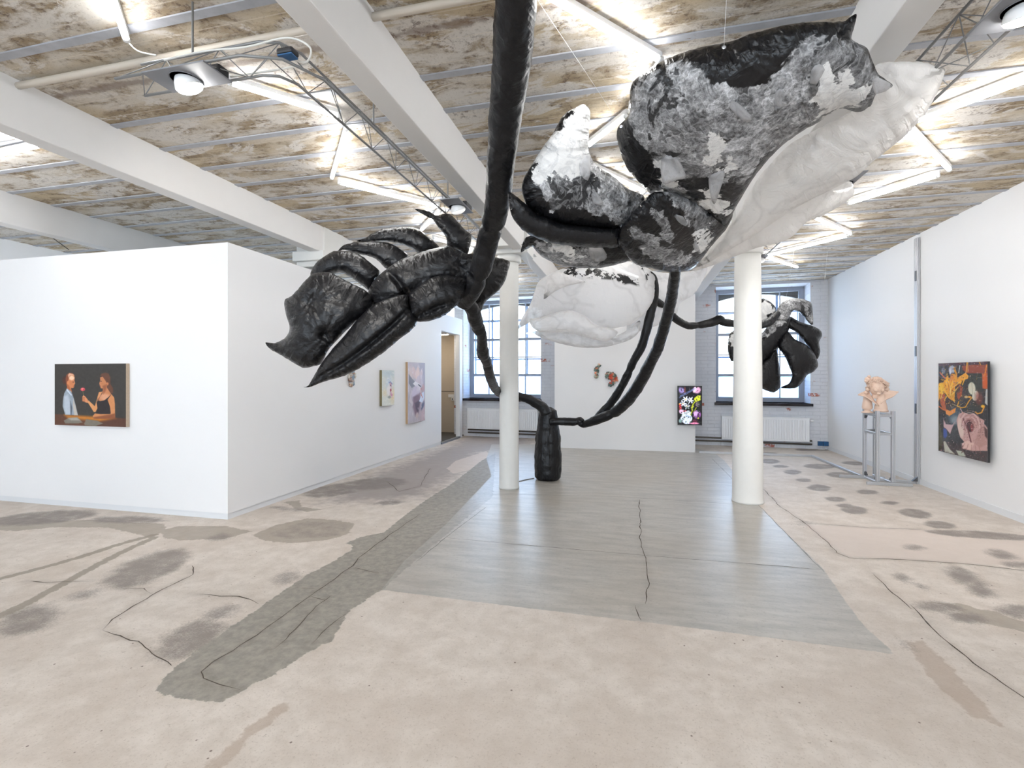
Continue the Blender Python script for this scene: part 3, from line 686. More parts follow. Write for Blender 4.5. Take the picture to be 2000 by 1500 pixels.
# ---- trusses and spotlights
def truss(path, lab, corner=True, H=.16, W=.16):
    e = empty('truss', Vector(path[0]), lab, 'truss')
    P = [Vector(p) for p in path]
    # offset directions in plan
    offs = []
    for i, p in enumerate(P):
        tdir = (P[min(i + 1, len(P) - 1)] - P[max(i - 1, 0)]); tdir.z = 0; tdir.normalize()
        offs.append(Vector((-tdir.y, tdir.x, 0)) * (W / 2))
    A = [p + o for p, o in zip(P, offs)]; B = [p - o for p, o in zip(P, offs)]; T = [p + Vector((0, 0, H)) + o * .75 for p, o in zip(P, offs)]
    for L in (A, B, T): MB().tube(L, .0075, 8).build('chord', M_truss, e, smooth=True)
    a = MB()
    def res(L, n):
        seg = [(L[i + 1] - L[i]).length for i in range(len(L) - 1)]; tot = sum(seg); out = []
        for k in range(n + 1):
            d = tot * k / n; i = 0
            while i < len(seg) - 1 and d > seg[i]: d -= seg[i]; i += 1
            out.append(L[i].lerp(L[i + 1], min(1, d / seg[i])))
        return out
    tot = sum((P[i + 1] - P[i]).length for i in range(len(P) - 1)); n = int(tot / .17)
    a2, b2, t2 = res(A, n), res(B, n), res(T, n)
    for k in range(n):
        if k % 2 == 0: pr = ((a2[k], b2[k + 1]), (a2[k], t2[k + 1]), (b2[k], t2[k + 1]))
        else: pr = ((b2[k], a2[k + 1]), (t2[k], a2[k + 1]), (t2[k], b2[k + 1]))
        for p, q in pr: a.tube([p, q], .0028, 5, False)
    a.build('bracing', M_truss, e, smooth=True)
    a = MB()
    for k in range(2, n, 8): a.tube([t2[k], Vector((t2[k].x, t2[k].y, ZC))], .006, 6)
    a.build('hanger', M_truss, e)
    return e
zt_ = 3.05
truss([(-2.62, 2.07, zt_), (-1.85, 2.07, zt_), (-1.72, 2.12, zt_), (-1.65, 2.26, zt_), (-1.655, 8.8 - 3.2, zt_)], 'thin grey lattice truss turning the corner beside the left ceiling beam')
truss([(1.555, -.5, zt_), (1.555, 3, zt_), (1.57, 7.4, zt_)], 'thin grey lattice truss beside the right ceiling beam')
def spotlight(c, sx, sy, tilt, lit, lab, aim=None, bulb=(0, 0)):
    e = empty('spotlight', c, lab, 'lamp', 'square plate spotlights on the trusses')
    c = Vector(c); M = Matrix.Translation(c) @ Matrix.Rotation(tilt, 4, 'X')
    MB().box((-sx, -sy, -.004), (sx, sy, .004), M).build('plate', M_plate, e, bevel=.002)
    MB().box((sx * .45, sy * .1, .004), (sx * .95, sy * .9, .055), M).build('ballast', M_dark, e, bevel=.01)
    b = c + Vector((bulb[0], bulb[1], 0)); R = Matrix.Rotation(.35, 3, 'X') @ Matrix.Rotation(-.2, 3, 'Y')
    MB().lathe(b, [(.045, .02), (.060, -.01), (.066, -.035), (.066, -.04)], 32, R).build('reflector', M_white, e, smooth=True)
    MB().lathe(b, [(.064, -.0405), (.058, -.052), (.040, -.062), (.018, -.067), (.001, -.068)], 32, R).build('bulb', M_bulb if lit else M_bulboff, e, smooth=True)
    MB().lathe(b, [(.07, -.004), (.075, -.008), (.075, -.001), (.07, .004)], 32).build('mounting_ring', M_plate, e, smooth=True)
    if lit and aim:
        L = bpy.data.lights.new('lamp_light', 'SPOT'); L.energy = SPOT_W; L.spot_size = math.radians(105); L.spot_blend = .6; L.shadow_soft_size = .05; L.color = (1, .96, .9)
        lo = bpy.data.objects.new('lamp_light', L); COL.objects.link(lo); lo.parent = e; lo.location = (bulb[0], bulb[1], -.10)
        lo.rotation_euler = (Vector(aim) - (c + Vector((bulb[0], bulb[1], -.1)))).to_track_quat('-Z', 'Y').to_euler()
spotlight((-2.2, 2.03, 3.02), .19, .09, 0, True, 'glaring spotlight in a grey plate hanging from the corner truss at upper left', (-4.1, 6.2, 1.2), (-.02, .01))
spotlight((-1.53, 4.15, 3.02), .085, .2, 0, False, 'unlit spotlight in a grey plate beside the left ceiling beam')
spotlight((1.53, 2.42, 3.02), .085, .2, 0, True, 'glaring spotlight in a grey plate at the top right corner', (3.9, 6.5, .9), (.03, .05))
spotlight((1.60, 4.30, 3.02), .085, .15, 0, True, 'lit spotlight bulb peeping past the white petals of the big flower', (3.9, 8.2, .6), (.0, .08))
spotlight((1.57, 6.9, 3.02), .085, .15, 0, False, 'far spotlight on the right truss near the top of the thick column')
e = empty('control_gear', atz(562, 100, 3.1), 'small dark control box with cables inside the corner of the left truss', 'box')
q = atz(562, 100, 3.1); MB().box((q.x - .045, q.y - .03, 3.075), (q.x + .045, q.y + .03, 3.105)).build('housing', M_dark, e, bevel=.01)
MB().box((q.x - .04, q.y - .025, 3.068), (q.x + .04, q.y + .025, 3.0745)).build('label_face', M_blue, e)
def cable(name, pts, r, mat, lab, seg=8):
    P = [Vector(p) for p in pts]; out = []
    for i in range(len(P) - 1):
        p0, p1, p2, p3 = P[max(i - 1, 0)], P[i], P[i + 1], P[min(i + 2, len(P) - 1)]
        for k in range(6):
            u = k / 6; out.append(.5 * ((2 * p1) + (p2 - p0) * u + (2 * p0 - 5 * p1 + 4 * p2 - p3) * u * u + (3 * p1 - p0 - 3 * p2 + p3) * u ** 3))
    out.append(P[-1]); return props(MB().tube(out, r, seg).build(name, mat, smooth=True), lab, 'cable')
cable('power_cable', [atz(250, 82, 3.42), atz(270, 100, 3.3), atz(305, 108, 3.2)], .004, M_cable, 'white cable from the top left tube light to the truss')
cable('power_cable', [atz(320, 118, 3.12), atz(400, 100, 3.2), atz(480, 92, 3.16), atz(560, 74, 3.18), atz(605, 92, 3.12), atz(600, 120, 3.08), atz(575, 118, 3.1)], .005, M_cable, 'white cable looping along the corner truss')
cable('power_cable', [atz(450, 150, 3.07), atz(500, 143, 3.08), atz(560, 133, 3.08), atz(600, 125, 3.09)], .005, M_cable, 'white cable low along the truss right of the spotlight')
cable('ceiling_pipe', [(-4.02, 2.41, 3.45), (-2.5, 2.41, 3.45), (-1.53, 2.41, 3.45)], .022, M_pipe, 'painted pipe crossing the left ceiling bay')['category'] = 'pipe'
cable('ceiling_pipe', [(-1.38, 2.41, 3.45), (0, 2.41, 3.45), (1.17, 2.41, 3.45)], .022, M_pipe, 'painted pipe crossing the middle ceiling bay')['category'] = 'pipe'
cable('floor_cable', [atz(1004, 941, .006), atz(1018, 939, .006), atz(1030, 936, .006), atz(1043, 934, .006)], .006, M_greycable, 'thin cable on the floor between the slender column and the trunk')
cable('dark_cable', [atz(93, 457, 3.45), atz(110, 470, 3.4), atz(135, 488, 3.3)], .006, M_heatpipe, 'dark cable hanging over the left partition wall')

# ================================================================= PICTURES ON THE WALLS
def canvas(name, lab, cat, origin, ux, w, h, depth, nx_, ny_, painter, mface, medge, outward, group=None, edge_name='canvas_edge'):
    """origin = top-left of the face, ux = unit vector to the right along the wall, outward = unit vector off the wall"""
    origin = Vector(origin); ux = Vector(ux); out = Vector(outward)
    e = empty(name, origin + ux * w / 2 - Vector((0, 0, h)) - out * depth, lab, cat, group)
    U, V = np.meshgrid(np.linspace(0, 1, nx_), np.linspace(0, 1, ny_)); rgb = painter(U.ravel(), V.ravel())
    pts = [tuple(origin + out * .0008 + ux * (w * a) - Vector((0, 0, h * b))) for a, b in zip(U.ravel(), V.ravel())]
    m = MB(); m.v = pts
    flip = ux.cross(Vector((0, 0, -1))).dot(out) < 0
    for j in range(ny_ - 1):
        for i in range(nx_ - 1):
            q = (j * nx_ + i, j * nx_ + i + 1, (j + 1) * nx_ + i + 1, (j + 1) * nx_ + i); m.f.append(q[::-1] if flip else q)
    me_ = m.mesh('painted_face'); ca = me_.color_attributes.new('paint', 'FLOAT_COLOR', 'POINT')
    l = np.where(rgb <= .04045, rgb / 12.92, ((rgb + .055) / 1.055) ** 2.4); l = np.concatenate([l, np.ones((len(l), 1))], 1)
    ca.data.foreach_set('color', l.astype(np.float32).ravel()); link('picture_face', me_, mface, e)
    a = MB(); A = origin; q = [A, A + ux * w, A + ux * w - Vector((0, 0, h)), A - Vector((0, 0, h))]
    a.v = [tuple(p) for p in q] + [tuple(p - out * depth) for p in q]
    a.f = [(0, 1, 2, 3), (7, 6, 5, 4), (0, 4, 5, 1), (1, 5, 6, 2), (2, 6, 7, 3), (3, 7, 4, 0)]
    o = link(edge_name, a.mesh('edge'), medge, e); return e
class Pic:
    def __init__(s, X, Y, bgc): s.P = np.stack([X, Y], 1); s.c = np.tile(np.array(bgc, float) / 255, (len(X), 1))
    def lay(s, a, col): a = np.clip(a, 0, 1)[:, None]; s.c = s.c * (1 - a) + (np.array(col, float) / 255) * a
    def poly(s, pts, col, soft=8, op=1):
        s.lay(np.clip(sdf(s.P, pts) / soft + .5, 0, 1) * op, col)
    def ell(s, cx, cy, a, b, col, soft=.3, ang=0, op=1):
        t_ = math.radians(ang); d = s.P - (cx, cy); x = d[:, 0] * math.cos(t_) + d[:, 1] * math.sin(t_); y_ = -d[:, 0] * math.sin(t_) + d[:, 1] * math.cos(t_)
        r = np.sqrt((x / a) ** 2 + (y_ / b) ** 2); s.lay((1 - r) / soft + .5 if soft < 1 else (1 - r) * 1.2, col if op == 1 else col) if op == 1 else s.lay(np.clip((1 - r) / soft + .5, 0, 1) * op, col)
    def line(s, pts, w, col, soft=6, op=1):
        s.lay(np.clip((w - dline(s.P, pts)) / soft + .5, 0, 1) * op, col)
    def noise(s, sc, amp, seed=0, stretch=(1, 1)):
        q = s.P * np.array(stretch) / sc
        v = np.array([noise.fractal(Vector((a, b, seed)), 1.0, 2.0, 4) for a, b in q]); s.c = np.clip(s.c + (v * amp)[:, None], 0, 1); return v
    def splash(s, sc, thr, col, seed, region=None, op=1, stretch=(1, 1)):
        q = s.P * np.array(stretch) / sc
        v = np.array([noise.fractal(Vector((a, b, seed)), .9, 2.0, 4) for a, b in q]); m = np.clip((v - thr) * 8, 0, 1)
        if region is not None: m = m * np.clip(region, 0, 1)
        s.lay(m * op, col)

def paint_women(U, V):
    p = Pic(248 + 1307 * U, 195 + 1137 * V, (52, 49, 46)); P_ = p.poly; E_ = p.ell
    P_([(0, 1128), (450, 1132), (960, 1160), (1600, 1180), (1600, 1500), (0, 1500)], (92, 54, 34), 10)
    P_([(430, 1140), (960, 1158), (1380, 1190), (1100, 1240), (800, 1220), (500, 1200)], (196, 122, 32), 60)
    P_([(1380, 1185), (1600, 1180), (1600, 1500), (900, 1400), (1100, 1260)], (84, 50, 36), 60)
    P_([(420, 1245), (520, 1195), (680, 1180), (775, 1270), (700, 1290), (450, 1300)], (124, 118, 108), 14); P_([(500, 1198), (670, 1184), (730, 1235), (560, 1235)], (168, 164, 156), 30)
    P_([(800, 1300), (840, 1208), (1040, 1230), (1150, 1278), (1000, 1335), (820, 1320)], (120, 112, 100), 14)
    # standing figure in a pale shirt
    E_(440, 500, 45, 70, (70, 34, 26), .5); P_([(455, 470), (470, 400), (520, 360), (580, 360), (625, 400), (600, 440), (540, 460), (520, 560), (505, 620), (470, 600)], (132, 70, 42), 14)
    P_([(520, 450), (560, 400), (615, 400), (628, 450), (622, 500), (636, 555), (620, 585), (618, 625), (590, 642), (560, 640), (570, 720), (500, 650), (490, 560)], (206, 128, 82), 10)
    E_(570, 455, 48, 42, (244, 208, 176), .6); P_([(500, 400), (530, 365), (600, 385), (612, 405), (540, 410), (515, 450)], (226, 170, 140), 14); P_([(500, 560), (540, 640), (575, 690), (572, 722), (480, 650), (485, 600)], (178, 100, 58), 16)
    E_(500, 545, 20, 34, (214, 134, 84), .4); E_(600, 530, 16, 8, (96, 50, 34), .6); E_(608, 606, 12, 7, (150, 74, 58), .6)
    P_([(480, 648), (560, 700), (600, 800), (640, 940), (686, 1140), (450, 1134), (400, 980), (408, 850), (430, 740)], (150, 162, 176), 14)
    P_([(430, 800), (500, 760), (540, 900), (560, 1130), (455, 1132), (425, 1000)], (184, 194, 206), 40); P_([(545, 880), (580, 1000), (570, 1136), (550, 1136)], (74, 82, 94), 24); P_([(600, 830), (640, 960), (684, 1140), (620, 1140), (590, 960)], (190, 184, 176), 20)
    P_([(480, 648), (575, 770), (560, 780), (475, 690)], (206, 216, 228), 8)
    # figure in a black top
    P_([(1095, 420), (1120, 375), (1190, 358), (1250, 375), (1280, 440), (1280, 560), (1330, 640), (1325, 730), (1280, 740), (1230, 640), (1200, 520)], (98, 60, 42), 14)
    P_([(1095, 445), (1140, 430), (1190, 500), (1225, 560), (1215, 620), (1290, 740), (1345, 800), (1362, 920), (1364, 1160), (1290, 1165), (1230, 870), (1050, 880), (1050, 800), (1075, 715), (1140, 700), (1150, 645), (1110, 640), (1092, 600), (1080, 550), (1098, 500)], (192, 124, 82), 10)
    P_([(1075, 710), (1130, 705), (1050, 830), (1030, 900), (1050, 1000), (1010, 1075), (980, 1075), (870, 900), (880, 860), (1000, 970)], (216, 150, 96), 10)
    E_(1230, 560, 16, 26, (206, 130, 84), .4); E_(1112, 515, 16, 8, (94, 54, 38), .6); E_(1100, 600, 12, 7, (150, 70, 60), .6); E_(1180, 800, 90, 60, (214, 156, 122), .8)
    P_([(1140, 600), (1225, 560), (1200, 680), (1155, 745)], (150, 88, 56), 30)
    P_([(1058, 850), (1090, 875), (1170, 860), (1245, 800), (1300, 740), (1250, 860), (1265, 900), (1285, 1080), (1280, 1105), (1010, 1130), (1050, 1020), (1035, 920), (1130, 720), (1140, 725)], (34, 26, 30), 8)
    P_([(1230, 850), (1300, 745), (1350, 820), (1364, 1160), (1180, 1185), (985, 1200), (960, 1150), (1000, 1100), (1100, 1110), (1290, 1105), (1285, 1000)], (204, 136, 86), 9)
    P_([(1290, 1110), (1364, 1090), (1364, 1180), (1180, 1195), (985, 1200), (965, 1170)], (140, 80, 48), 22)
    # raised hand and carnation
    P_([(770, 800), (790, 768), (830, 800), (870, 850), (880, 910), (840, 905), (770, 880)], (214, 140, 96), 9)
    for yy in (810, 835, 858, 880): p.line([(770, yy), (815, yy + 4)], 5, (150, 84, 52), 6)
    p.line([(778, 690), (790, 770)], 4, (110, 112, 60), 5); E_(778, 664, 42, 32, (222, 84, 94), .3); E_(770, 655, 20, 12, (244, 140, 140), .6); E_(798, 672, 14, 12, (180, 50, 66), .6)
    p.noise(60, .02); return p.c
A0 = aty(107, 711, FYP - .042); A1 = aty(246, 711, FYP - .042)
canvas('painting', 'dark oil painting of two women, one holding a pink carnation, on the left partition', 'painting', A0, (1, 0, 0), A1.x - A0.x, .70, .040, 300, 230, paint_women, M_paint, M_linen, (0, -1, 0))
def paint_face(U, V):
    p = Pic(690 + 230 * U, 270 + 580 * V, (214, 216, 208)); E_ = p.ell
    E_(800, 320, 130, 60, (186, 202, 208), 1.2, op=.7); E_(880, 700, 60, 120, (230, 208, 164), 1.2, op=.8); E_(740, 640, 40, 60, (226, 208, 170), 1.2, op=.6); E_(760, 790, 100, 70, (222, 224, 214), 1, op=.8)
    E_(820, 480, 60, 110, (202, 214, 224), .9, op=.7); E_(820, 600, 42, 90, (228, 224, 222), .5); p.poly([(820, 460), (870, 480), (868, 560), (850, 680), (830, 720), (835, 640), (845, 560)], (196, 158, 170), 12)
    E_(852, 600, 14, 24, (160, 44, 66), .5); E_(850, 520, 12, 8, (90, 60, 90), .6); p.line([(820, 470), (850, 460), (880, 500)], 5, (90, 110, 170), 8, .8); E_(870, 680, 14, 40, (206, 130, 176), 1, op=.8); E_(825, 715, 30, 22, (150, 156, 150), .8)
    p.splash(40, .25, (150, 178, 214), 3, 1 - np.hypot((p.P[:, 0] - 830) / 60, (p.P[:, 1] - 480) / 130), .7); p.splash(30, .35, (238, 238, 234), 8, None, .5); p.noise(50, .03, 2); return p.c
def paint_tulip(U, V):
    p = Pic(1115 + 305 * U, 130 + 990 * V, (186, 176, 184)); E_ = p.ell
    E_(1380, 300, 60, 260, (150, 146, 166), 1.2, op=.7); E_(1160, 330, 50, 120, (216, 188, 178), 1.2, op=.7); E_(1150, 1000, 100, 160, (200, 194, 204), 1.2, op=.7); E_(1390, 1000, 60, 200, (206, 178, 186), 1.2, op=.7)
    for (a, b, c_, d_, an, col) in ((1225, 300, 34, 100, -12, (214, 188, 186)), (1285, 330, 36, 130, 2, (226, 200, 194)), (1345, 350, 30, 110, 6, (212, 192, 196)), (1320, 420, 60, 90, 20, (206, 190, 198)), (1370, 430, 30, 100, 5, (180, 170, 184))): E_(a, b, c_, d_, col, .25, an)
    p.poly([(1130, 320), (1190, 400), (1250, 460), (1240, 520), (1180, 550), (1130, 470)], (128, 126, 134), 10); p.poly([(1200, 480), (1240, 440), (1340, 500), (1330, 590), (1290, 600), (1250, 530)], (228, 222, 226), 10)
    E_(1250, 640, 70, 120, (204, 190, 206), .4, 10); p.poly([(1200, 700), (1320, 640), (1340, 780), (1300, 1000), (1240, 1020), (1200, 860)], (130, 104, 118), 30); p.poly([(1230, 800), (1330, 760), (1290, 980), (1250, 900)], (90, 74, 90), 20)
    p.poly([(1310, 780), (1360, 640), (1400, 620), (1405, 730), (1370, 810)], (214, 222, 238), 7); E_(1385, 560, 26, 60, (196, 150, 150), .8, op=.8); p.line([(1350, 560), (1340, 640), (1370, 720)], 5, (196, 96, 76), 6); E_(1375, 860, 24, 70, (84, 88, 118), .9, 20, .9)
    E_(1275, 1010, 26, 50, (206, 186, 186), .6); p.line([(1300, 500), (1335, 530)], 8, (40, 40, 50), 8)
    p.splash(60, .3, (226, 214, 218), 5, None, .5, (1, .35)); p.noise(50, .04, 3, (1, .3)); return p.c
XF = LXP + .045
a0 = atx(746, 723, XF); a1 = atx(770, 723, XF)
canvas('painting', 'small pale canvas of a blurred face with red lips on the left partition side', 'painting', (XF, a0.y, a0.z), (0, 1, 0), a1.y - a0.y, .60, .043, 70, 140, paint_face, M_paint, M_olive, (1, 0, 0))
a0 = atx(796.5, 707, XF); a1 = atx(830, 709, XF)
canvas('painting', 'tall mauve painting of a tulip and a hand nearest the doorway', 'painting', (XF, a0.y, a0.z), (0, 1, 0), a1.y - a0.y, 1.15, .043, 110, 270, paint_tulip, M_paint, M_tan, (1, 0, 0))
def paint_splash(U, V):
    Y_ = (145 - 20 * U) + V * ((1275 + 145 * U) - (145 - 20 * U)); p = Pic(225 + 655 * U, Y_, (34, 34, 40)); P_ = p.poly; E_ = p.ell; L_ = p.line
    P_([(225, 145), (500, 130), (880, 120), (880, 170), (225, 180)], (70, 44, 56), 8); P_([(560, 180), (700, 165), (880, 170), (880, 280), (620, 275), (575, 230)], (142, 62, 40), 10); P_([(815, 280), (880, 275), (880, 480), (820, 470)], (190, 90, 40), 12); P_([(860, 480), (880, 480), (880, 690), (850, 660)], (190, 190, 186), 8)
    P_([(650, 280), (812, 280), (812, 700), (700, 700), (640, 480)], (40, 48, 42), 14); E_(480, 840, 120, 130, (62, 88, 104), 1, op=.8); E_(470, 880, 60, 50, (150, 160, 170), 1, op=.8); E_(700, 740, 90, 60, (34, 42, 36), .8)
    P_([(225, 1080), (290, 1090), (330, 1160), (560, 1190), (600, 1260), (880, 1280), (880, 1420), (600, 1360), (400, 1320), (290, 1290), (225, 1270)], (58, 42, 44), 14); P_([(300, 1160), (325, 1150), (400, 1260), (470, 1320), (320, 1290)], (196, 194, 178), 12); P_([(480, 1270), (580, 1280), (610, 1350), (520, 1340)], (180, 186, 170), 14)
    P_([(225, 720), (245, 900), (290, 1080), (290, 1230), (225, 1275)], (72, 66, 42), 20); P_([(300, 980), (350, 1000), (360, 1080), (330, 1120), (300, 1090)], (38, 68, 150), 12)
    E_(425, 225, 46, 50, (176, 180, 196), .3); E_(300, 240, 30, 44, (110, 112, 122), .5); L_([(520, 270), (535, 175)], 6, (180, 186, 186), 6); E_(400, 250, 14, 40, (220, 220, 228), .5)
    # yellow lily
    P_([(225, 400), (300, 390), (330, 330), (370, 300), (400, 350), (410, 290), (460, 280), (500, 330), (560, 300), (610, 265), (650, 310), (640, 345), (570, 370), (545, 420), (500, 390), (470, 430), (460, 640), (380, 600), (330, 520), (260, 560), (225, 640)], (234, 160, 34), 6)
    E_(270, 470, 44, 70, (246, 190, 40), .4); E_(430, 340, 30, 60, (222, 132, 26), .5); E_(360, 400, 26, 60, (250, 182, 50), .5, -10); E_(420, 540, 40, 60, (214, 150, 36), .5); P_([(250, 540), (330, 540), (330, 640), (345, 770), (290, 740), (250, 650)], (176, 78, 34), 10)
    P_([(460, 420), (520, 400), (575, 460), (560, 560), (520, 620), (500, 590), (490, 460)], (156, 66, 34), 8); E_(512, 470, 26, 60, (60, 22, 26), .3); P_([(330, 740), (400, 760), (480, 720), (470, 780), (390, 825), (340, 800)], (230, 138, 40), 7); L_([(230, 700), (300, 745), (360, 750)], 8, (196, 96, 30), 6); E_(365, 650, 36, 56, (34, 18, 32), .3)
    L_([(250, 265), (330, 340)], 8, (210, 110, 70), 6); L_([(460, 210), (485, 280), (490, 380)], 12, (226, 150, 30), 8); L_([(620, 260), (630, 135)], 7, (220, 150, 40), 5); L_([(640, 260), (640, 140)], 4, (220, 150, 40), 5); L_([(870, 170), (845, 320)], 8, (214, 120, 34), 6); E_(850, 390, 26, 80, (206, 90, 30), .5); L_([(780, 130), (800, 170)], 4, (220, 150, 40), 4)
    L_([(520, 640), (500, 700), (560, 720), (610, 710), (650, 640), (690, 590), (740, 610)], 7, (216, 150, 34), 5); E_(825, 700, 24, 20, (236, 180, 44), .4); L_([(840, 710), (810, 780), (760, 795), (735, 775)], 8, (226, 150, 34), 6); E_(660, 580, 24, 12, (236, 160, 40), .5); L_([(420, 670), (520, 700), (580, 660)], 2, (200, 190, 150), 4)
    # white petals
    E_(690, 470, 46, 80, (214, 210, 190), .2, -4); E_(735, 565, 40, 64, (210, 206, 190), .2, 10); E_(620, 580, 26, 18, (200, 170, 120), .6); E_(780, 600, 50, 90, (130, 44, 36), .8, op=.6)
    # pink rose
    P_([(500, 960), (490, 880), (520, 800), (575, 775), (650, 800), (720, 790), (790, 850), (845, 880), (840, 920), (880, 980), (880, 1270), (700, 1275), (560, 1250), (560, 1210), (600, 1170), (540, 1100)], (202, 158, 152), 8)
    E_(545, 980, 36, 130, (224, 196, 186), .4, -8); E_(660, 920, 90, 100, (190, 140, 136), .4); E_(662, 955, 50, 80, (78, 26, 34), .25, -8); E_(690, 970, 16, 50, (140, 60, 62), .4); P_([(780, 1000), (845, 930), (880, 1010), (880, 1180), (800, 1230), (720, 1180)], (186, 142, 136), 14); P_([(560, 1180), (640, 1140), (720, 1180), (680, 1262), (570, 1245)], (226, 186, 176), 12); L_([(580, 860), (640, 1000), (680, 1160)], 8, (112, 60, 66), 8); P_([(840, 960), (880, 1000), (880, 1120), (850, 1080)], (86, 60, 60), 14)
    for k in range(7): E_(360 + 22 * k, 420 + (k % 3) * 40, 9, 70, ((252, 200, 60), (206, 116, 24), (250, 214, 110))[k % 3], .6, -30 + 14 * k, .8)
    for k in range(6): rr_ = 60 + k * 24; p.line([(662 + rr_ * .8 * math.cos(a_), 960 + rr_ * 1.15 * math.sin(a_)) for a_ in np.linspace(2.2 + k * .3, 5.6 + k * .2, 12)], 4, ((228, 196, 188), (150, 104, 104))[k % 2], 8, .75)
    for k in range(5): p.line([(600 + 45 * k, 1180 + 10 * k), (560 + 60 * k, 1255 + 12 * k)], 4, (160, 116, 112), 9, .7)
    L_([(300, 470), (360, 560), (330, 600)], 6, (250, 196, 60), 6); L_([(560, 310), (600, 340), (570, 420)], 6, (250, 186, 50), 6); L_([(250, 420), (290, 520), (260, 600)], 7, (252, 206, 70), 8)
    L_([(690, 400), (700, 540)], 4, (176, 172, 150), 6); L_([(720, 520), (745, 620)], 4, (170, 166, 148), 6)
    L_([(540, 730), (570, 780)], 5, (196, 160, 160), 4); P_([(300, 860), (340, 930), (430, 940), (470, 900), (440, 960), (400, 1060), (340, 990), (305, 970)], (200, 164, 168), 14)
    r1 = np.clip(1 - np.hypot((p.P[:, 0] - 400) / 260, (p.P[:, 1] - 450) / 330), 0, 1) * 3; p.splash(26, .42, (30, 20, 24), 11, r1, .9); p.splash(34, .42, (246, 190, 70), 19, r1, .6)
    r2 = np.clip(1 - np.hypot((p.P[:, 0] - 720) / 200, (p.P[:, 1] - 950) / 220), 0, 1) * 3; p.splash(16, .45, (60, 34, 40), 15, r2, .9); p.splash(20, .58, (210, 176, 176), 23, None, .8); p.splash(90, .25, (66, 34, 34), 30, (p.P[:, 1] > 1200) * 1., .6); p.splash(14, .62, (226, 150, 50), 27, (p.P[:, 1] < 800) * 1., .9)
    return p.c
XF = RXW - .07
a0 = atx(1833, 711, XF); a1 = atx(1929, 708, XF)
e = canvas('painting', 'large glossy picture of splashing yellow lily and pink rose on the right wall', 'painting', (XF, a0.y, 1.665), (0, -1, 0), a0.y - a1.y, 1.12, .022, 190, 280, paint_splash, M_print, M_dark, (-1, 0, 0))
MB().box((XF - .014, a1.y - .012, .535), (XF - .004, a0.y + .01, 1.675)).build('acrylic_cover', M_acryl, e)
MB().box((XF + .0225, a1.y + .1, .65), (RXW, a0.y - .1, 1.55)).build('hanging_batten', M_aludark, e)
def paint_screen(U, V):
    p = Pic(1455 + 335 * U, 525 + 550 * V, (16, 14, 22)); E_ = p.ell; rr = random.Random(4)
    E_(1500, 580, 60, 40, (150, 130, 190), .8, 30); E_(1730, 570, 60, 50, (226, 170, 206), .5); E_(1700, 560, 20, 50, (250, 220, 240), .6, 20); E_(1550, 570, 14, 50, (96, 50, 50), .7)
    for k in range(16): x = 1465 + k * 15; p.line([(x, 690 - k * 8), (x + 14, 655 - k * 8)], 3.5, (130, 150, 210), 5, .8)
    for (cx, cy) in ((1560, 710), (1640, 720), (1580, 810), (1520, 770)):
        for k in range(6): an = k * 60 + rr.uniform(-12, 12); E_(cx + 26 * math.cos(math.radians(an)), cy + 26 * math.sin(math.radians(an)), 26, 10, (232, 238, 250), .3, an)
        E_(cx, cy, 8, 8, (236, 190, 60), .4)
    p.poly([(1690, 690), (1740, 650), (1785, 650), (1785, 720), (1730, 740), (1690, 760), (1680, 820), (1650, 860), (1640, 830), (1680, 770)], (206, 214, 50), 8); p.line([(1700, 740), (1660, 800), (1660, 870), (1630, 950)], 9, (170, 180, 40), 7); p.line([(1720, 830), (1680, 900)], 7, (150, 160, 50), 7)
    E_(1740, 780, 30, 40, (120, 106, 110), .5); E_(1480, 830, 20, 50, (200, 60, 70), .5); E_(1500, 890, 40, 34, (226, 190, 220), .5); E_(1550, 890, 26, 20, (216, 90, 110), .5); E_(1470, 780, 14, 10, (240, 150, 60), .5)
    for (cx, cy, a, b) in ((1560, 940, 60, 50), (1600, 910, 40, 36), (1540, 1000, 60, 50), (1610, 990, 50, 56), (1580, 1040, 60, 34)): E_(cx, cy, a, b, (224, 232, 246), .3)
    E_(1600, 960, 50, 14, (170, 186, 206), .8, 20); E_(1730, 930, 60, 60, (160, 96, 170), .3); E_(1715, 915, 30, 40, (216, 180, 230), .5, 30); E_(1750, 950, 20, 40, (110, 50, 120), .5); E_(1750, 985, 14, 12, (196, 190, 60), .6); E_(1700, 1030, 40, 30, (90, 40, 60), .6); E_(1690, 1060, 70, 14, (220, 130, 170), .5); E_(1480, 1030, 24, 30, (130, 160, 160), .7)
    p.splash(34, .3, (30, 60, 40), 5, (p.P[:, 1] > 720) * 1., .8); p.splash(24, .5, (236, 236, 250), 9, None, .3); p.splash(26, .38, (12, 14, 18), 13, None, .9); return p.c
a0 = aty(1325.5, 755.5, 10.20); a1 = aty(1369, 829, 10.20)
e = canvas('video_screen', 'upright screen showing bright flowers on the right end of the central white wall', 'screen', (a0.x, 10.20, a0.z), (1, 0, 0), a1.x - a0.x, a0.z - a1.z, .05, 100, 165, paint_screen, M_screen, M_dark, (0, -1, 0), edge_name='screen_body')
b = MB(); t_ = .02; x0, x1, z0, z1 = a0.x, a1.x, a1.z, a0.z
b.box((x0 - t_, 10.192, z0 - t_), (x0, 10.24, z1 + t_)).box((x1, 10.192, z0 - t_), (x1 + t_, 10.24, z1 + t_)).box((x0, 10.192, z0 - t_), (x1, 10.24, z0)).box((x0, 10.192, z1), (x1, 10.24, z1 + t_))
b.build('bezel', M_dark, e)
MB().box((x0 + .08, 10.24, z0 + .15), (x1 - .16, 10.27, z1 - .15)).build('wall_bracket', M_dark, e)
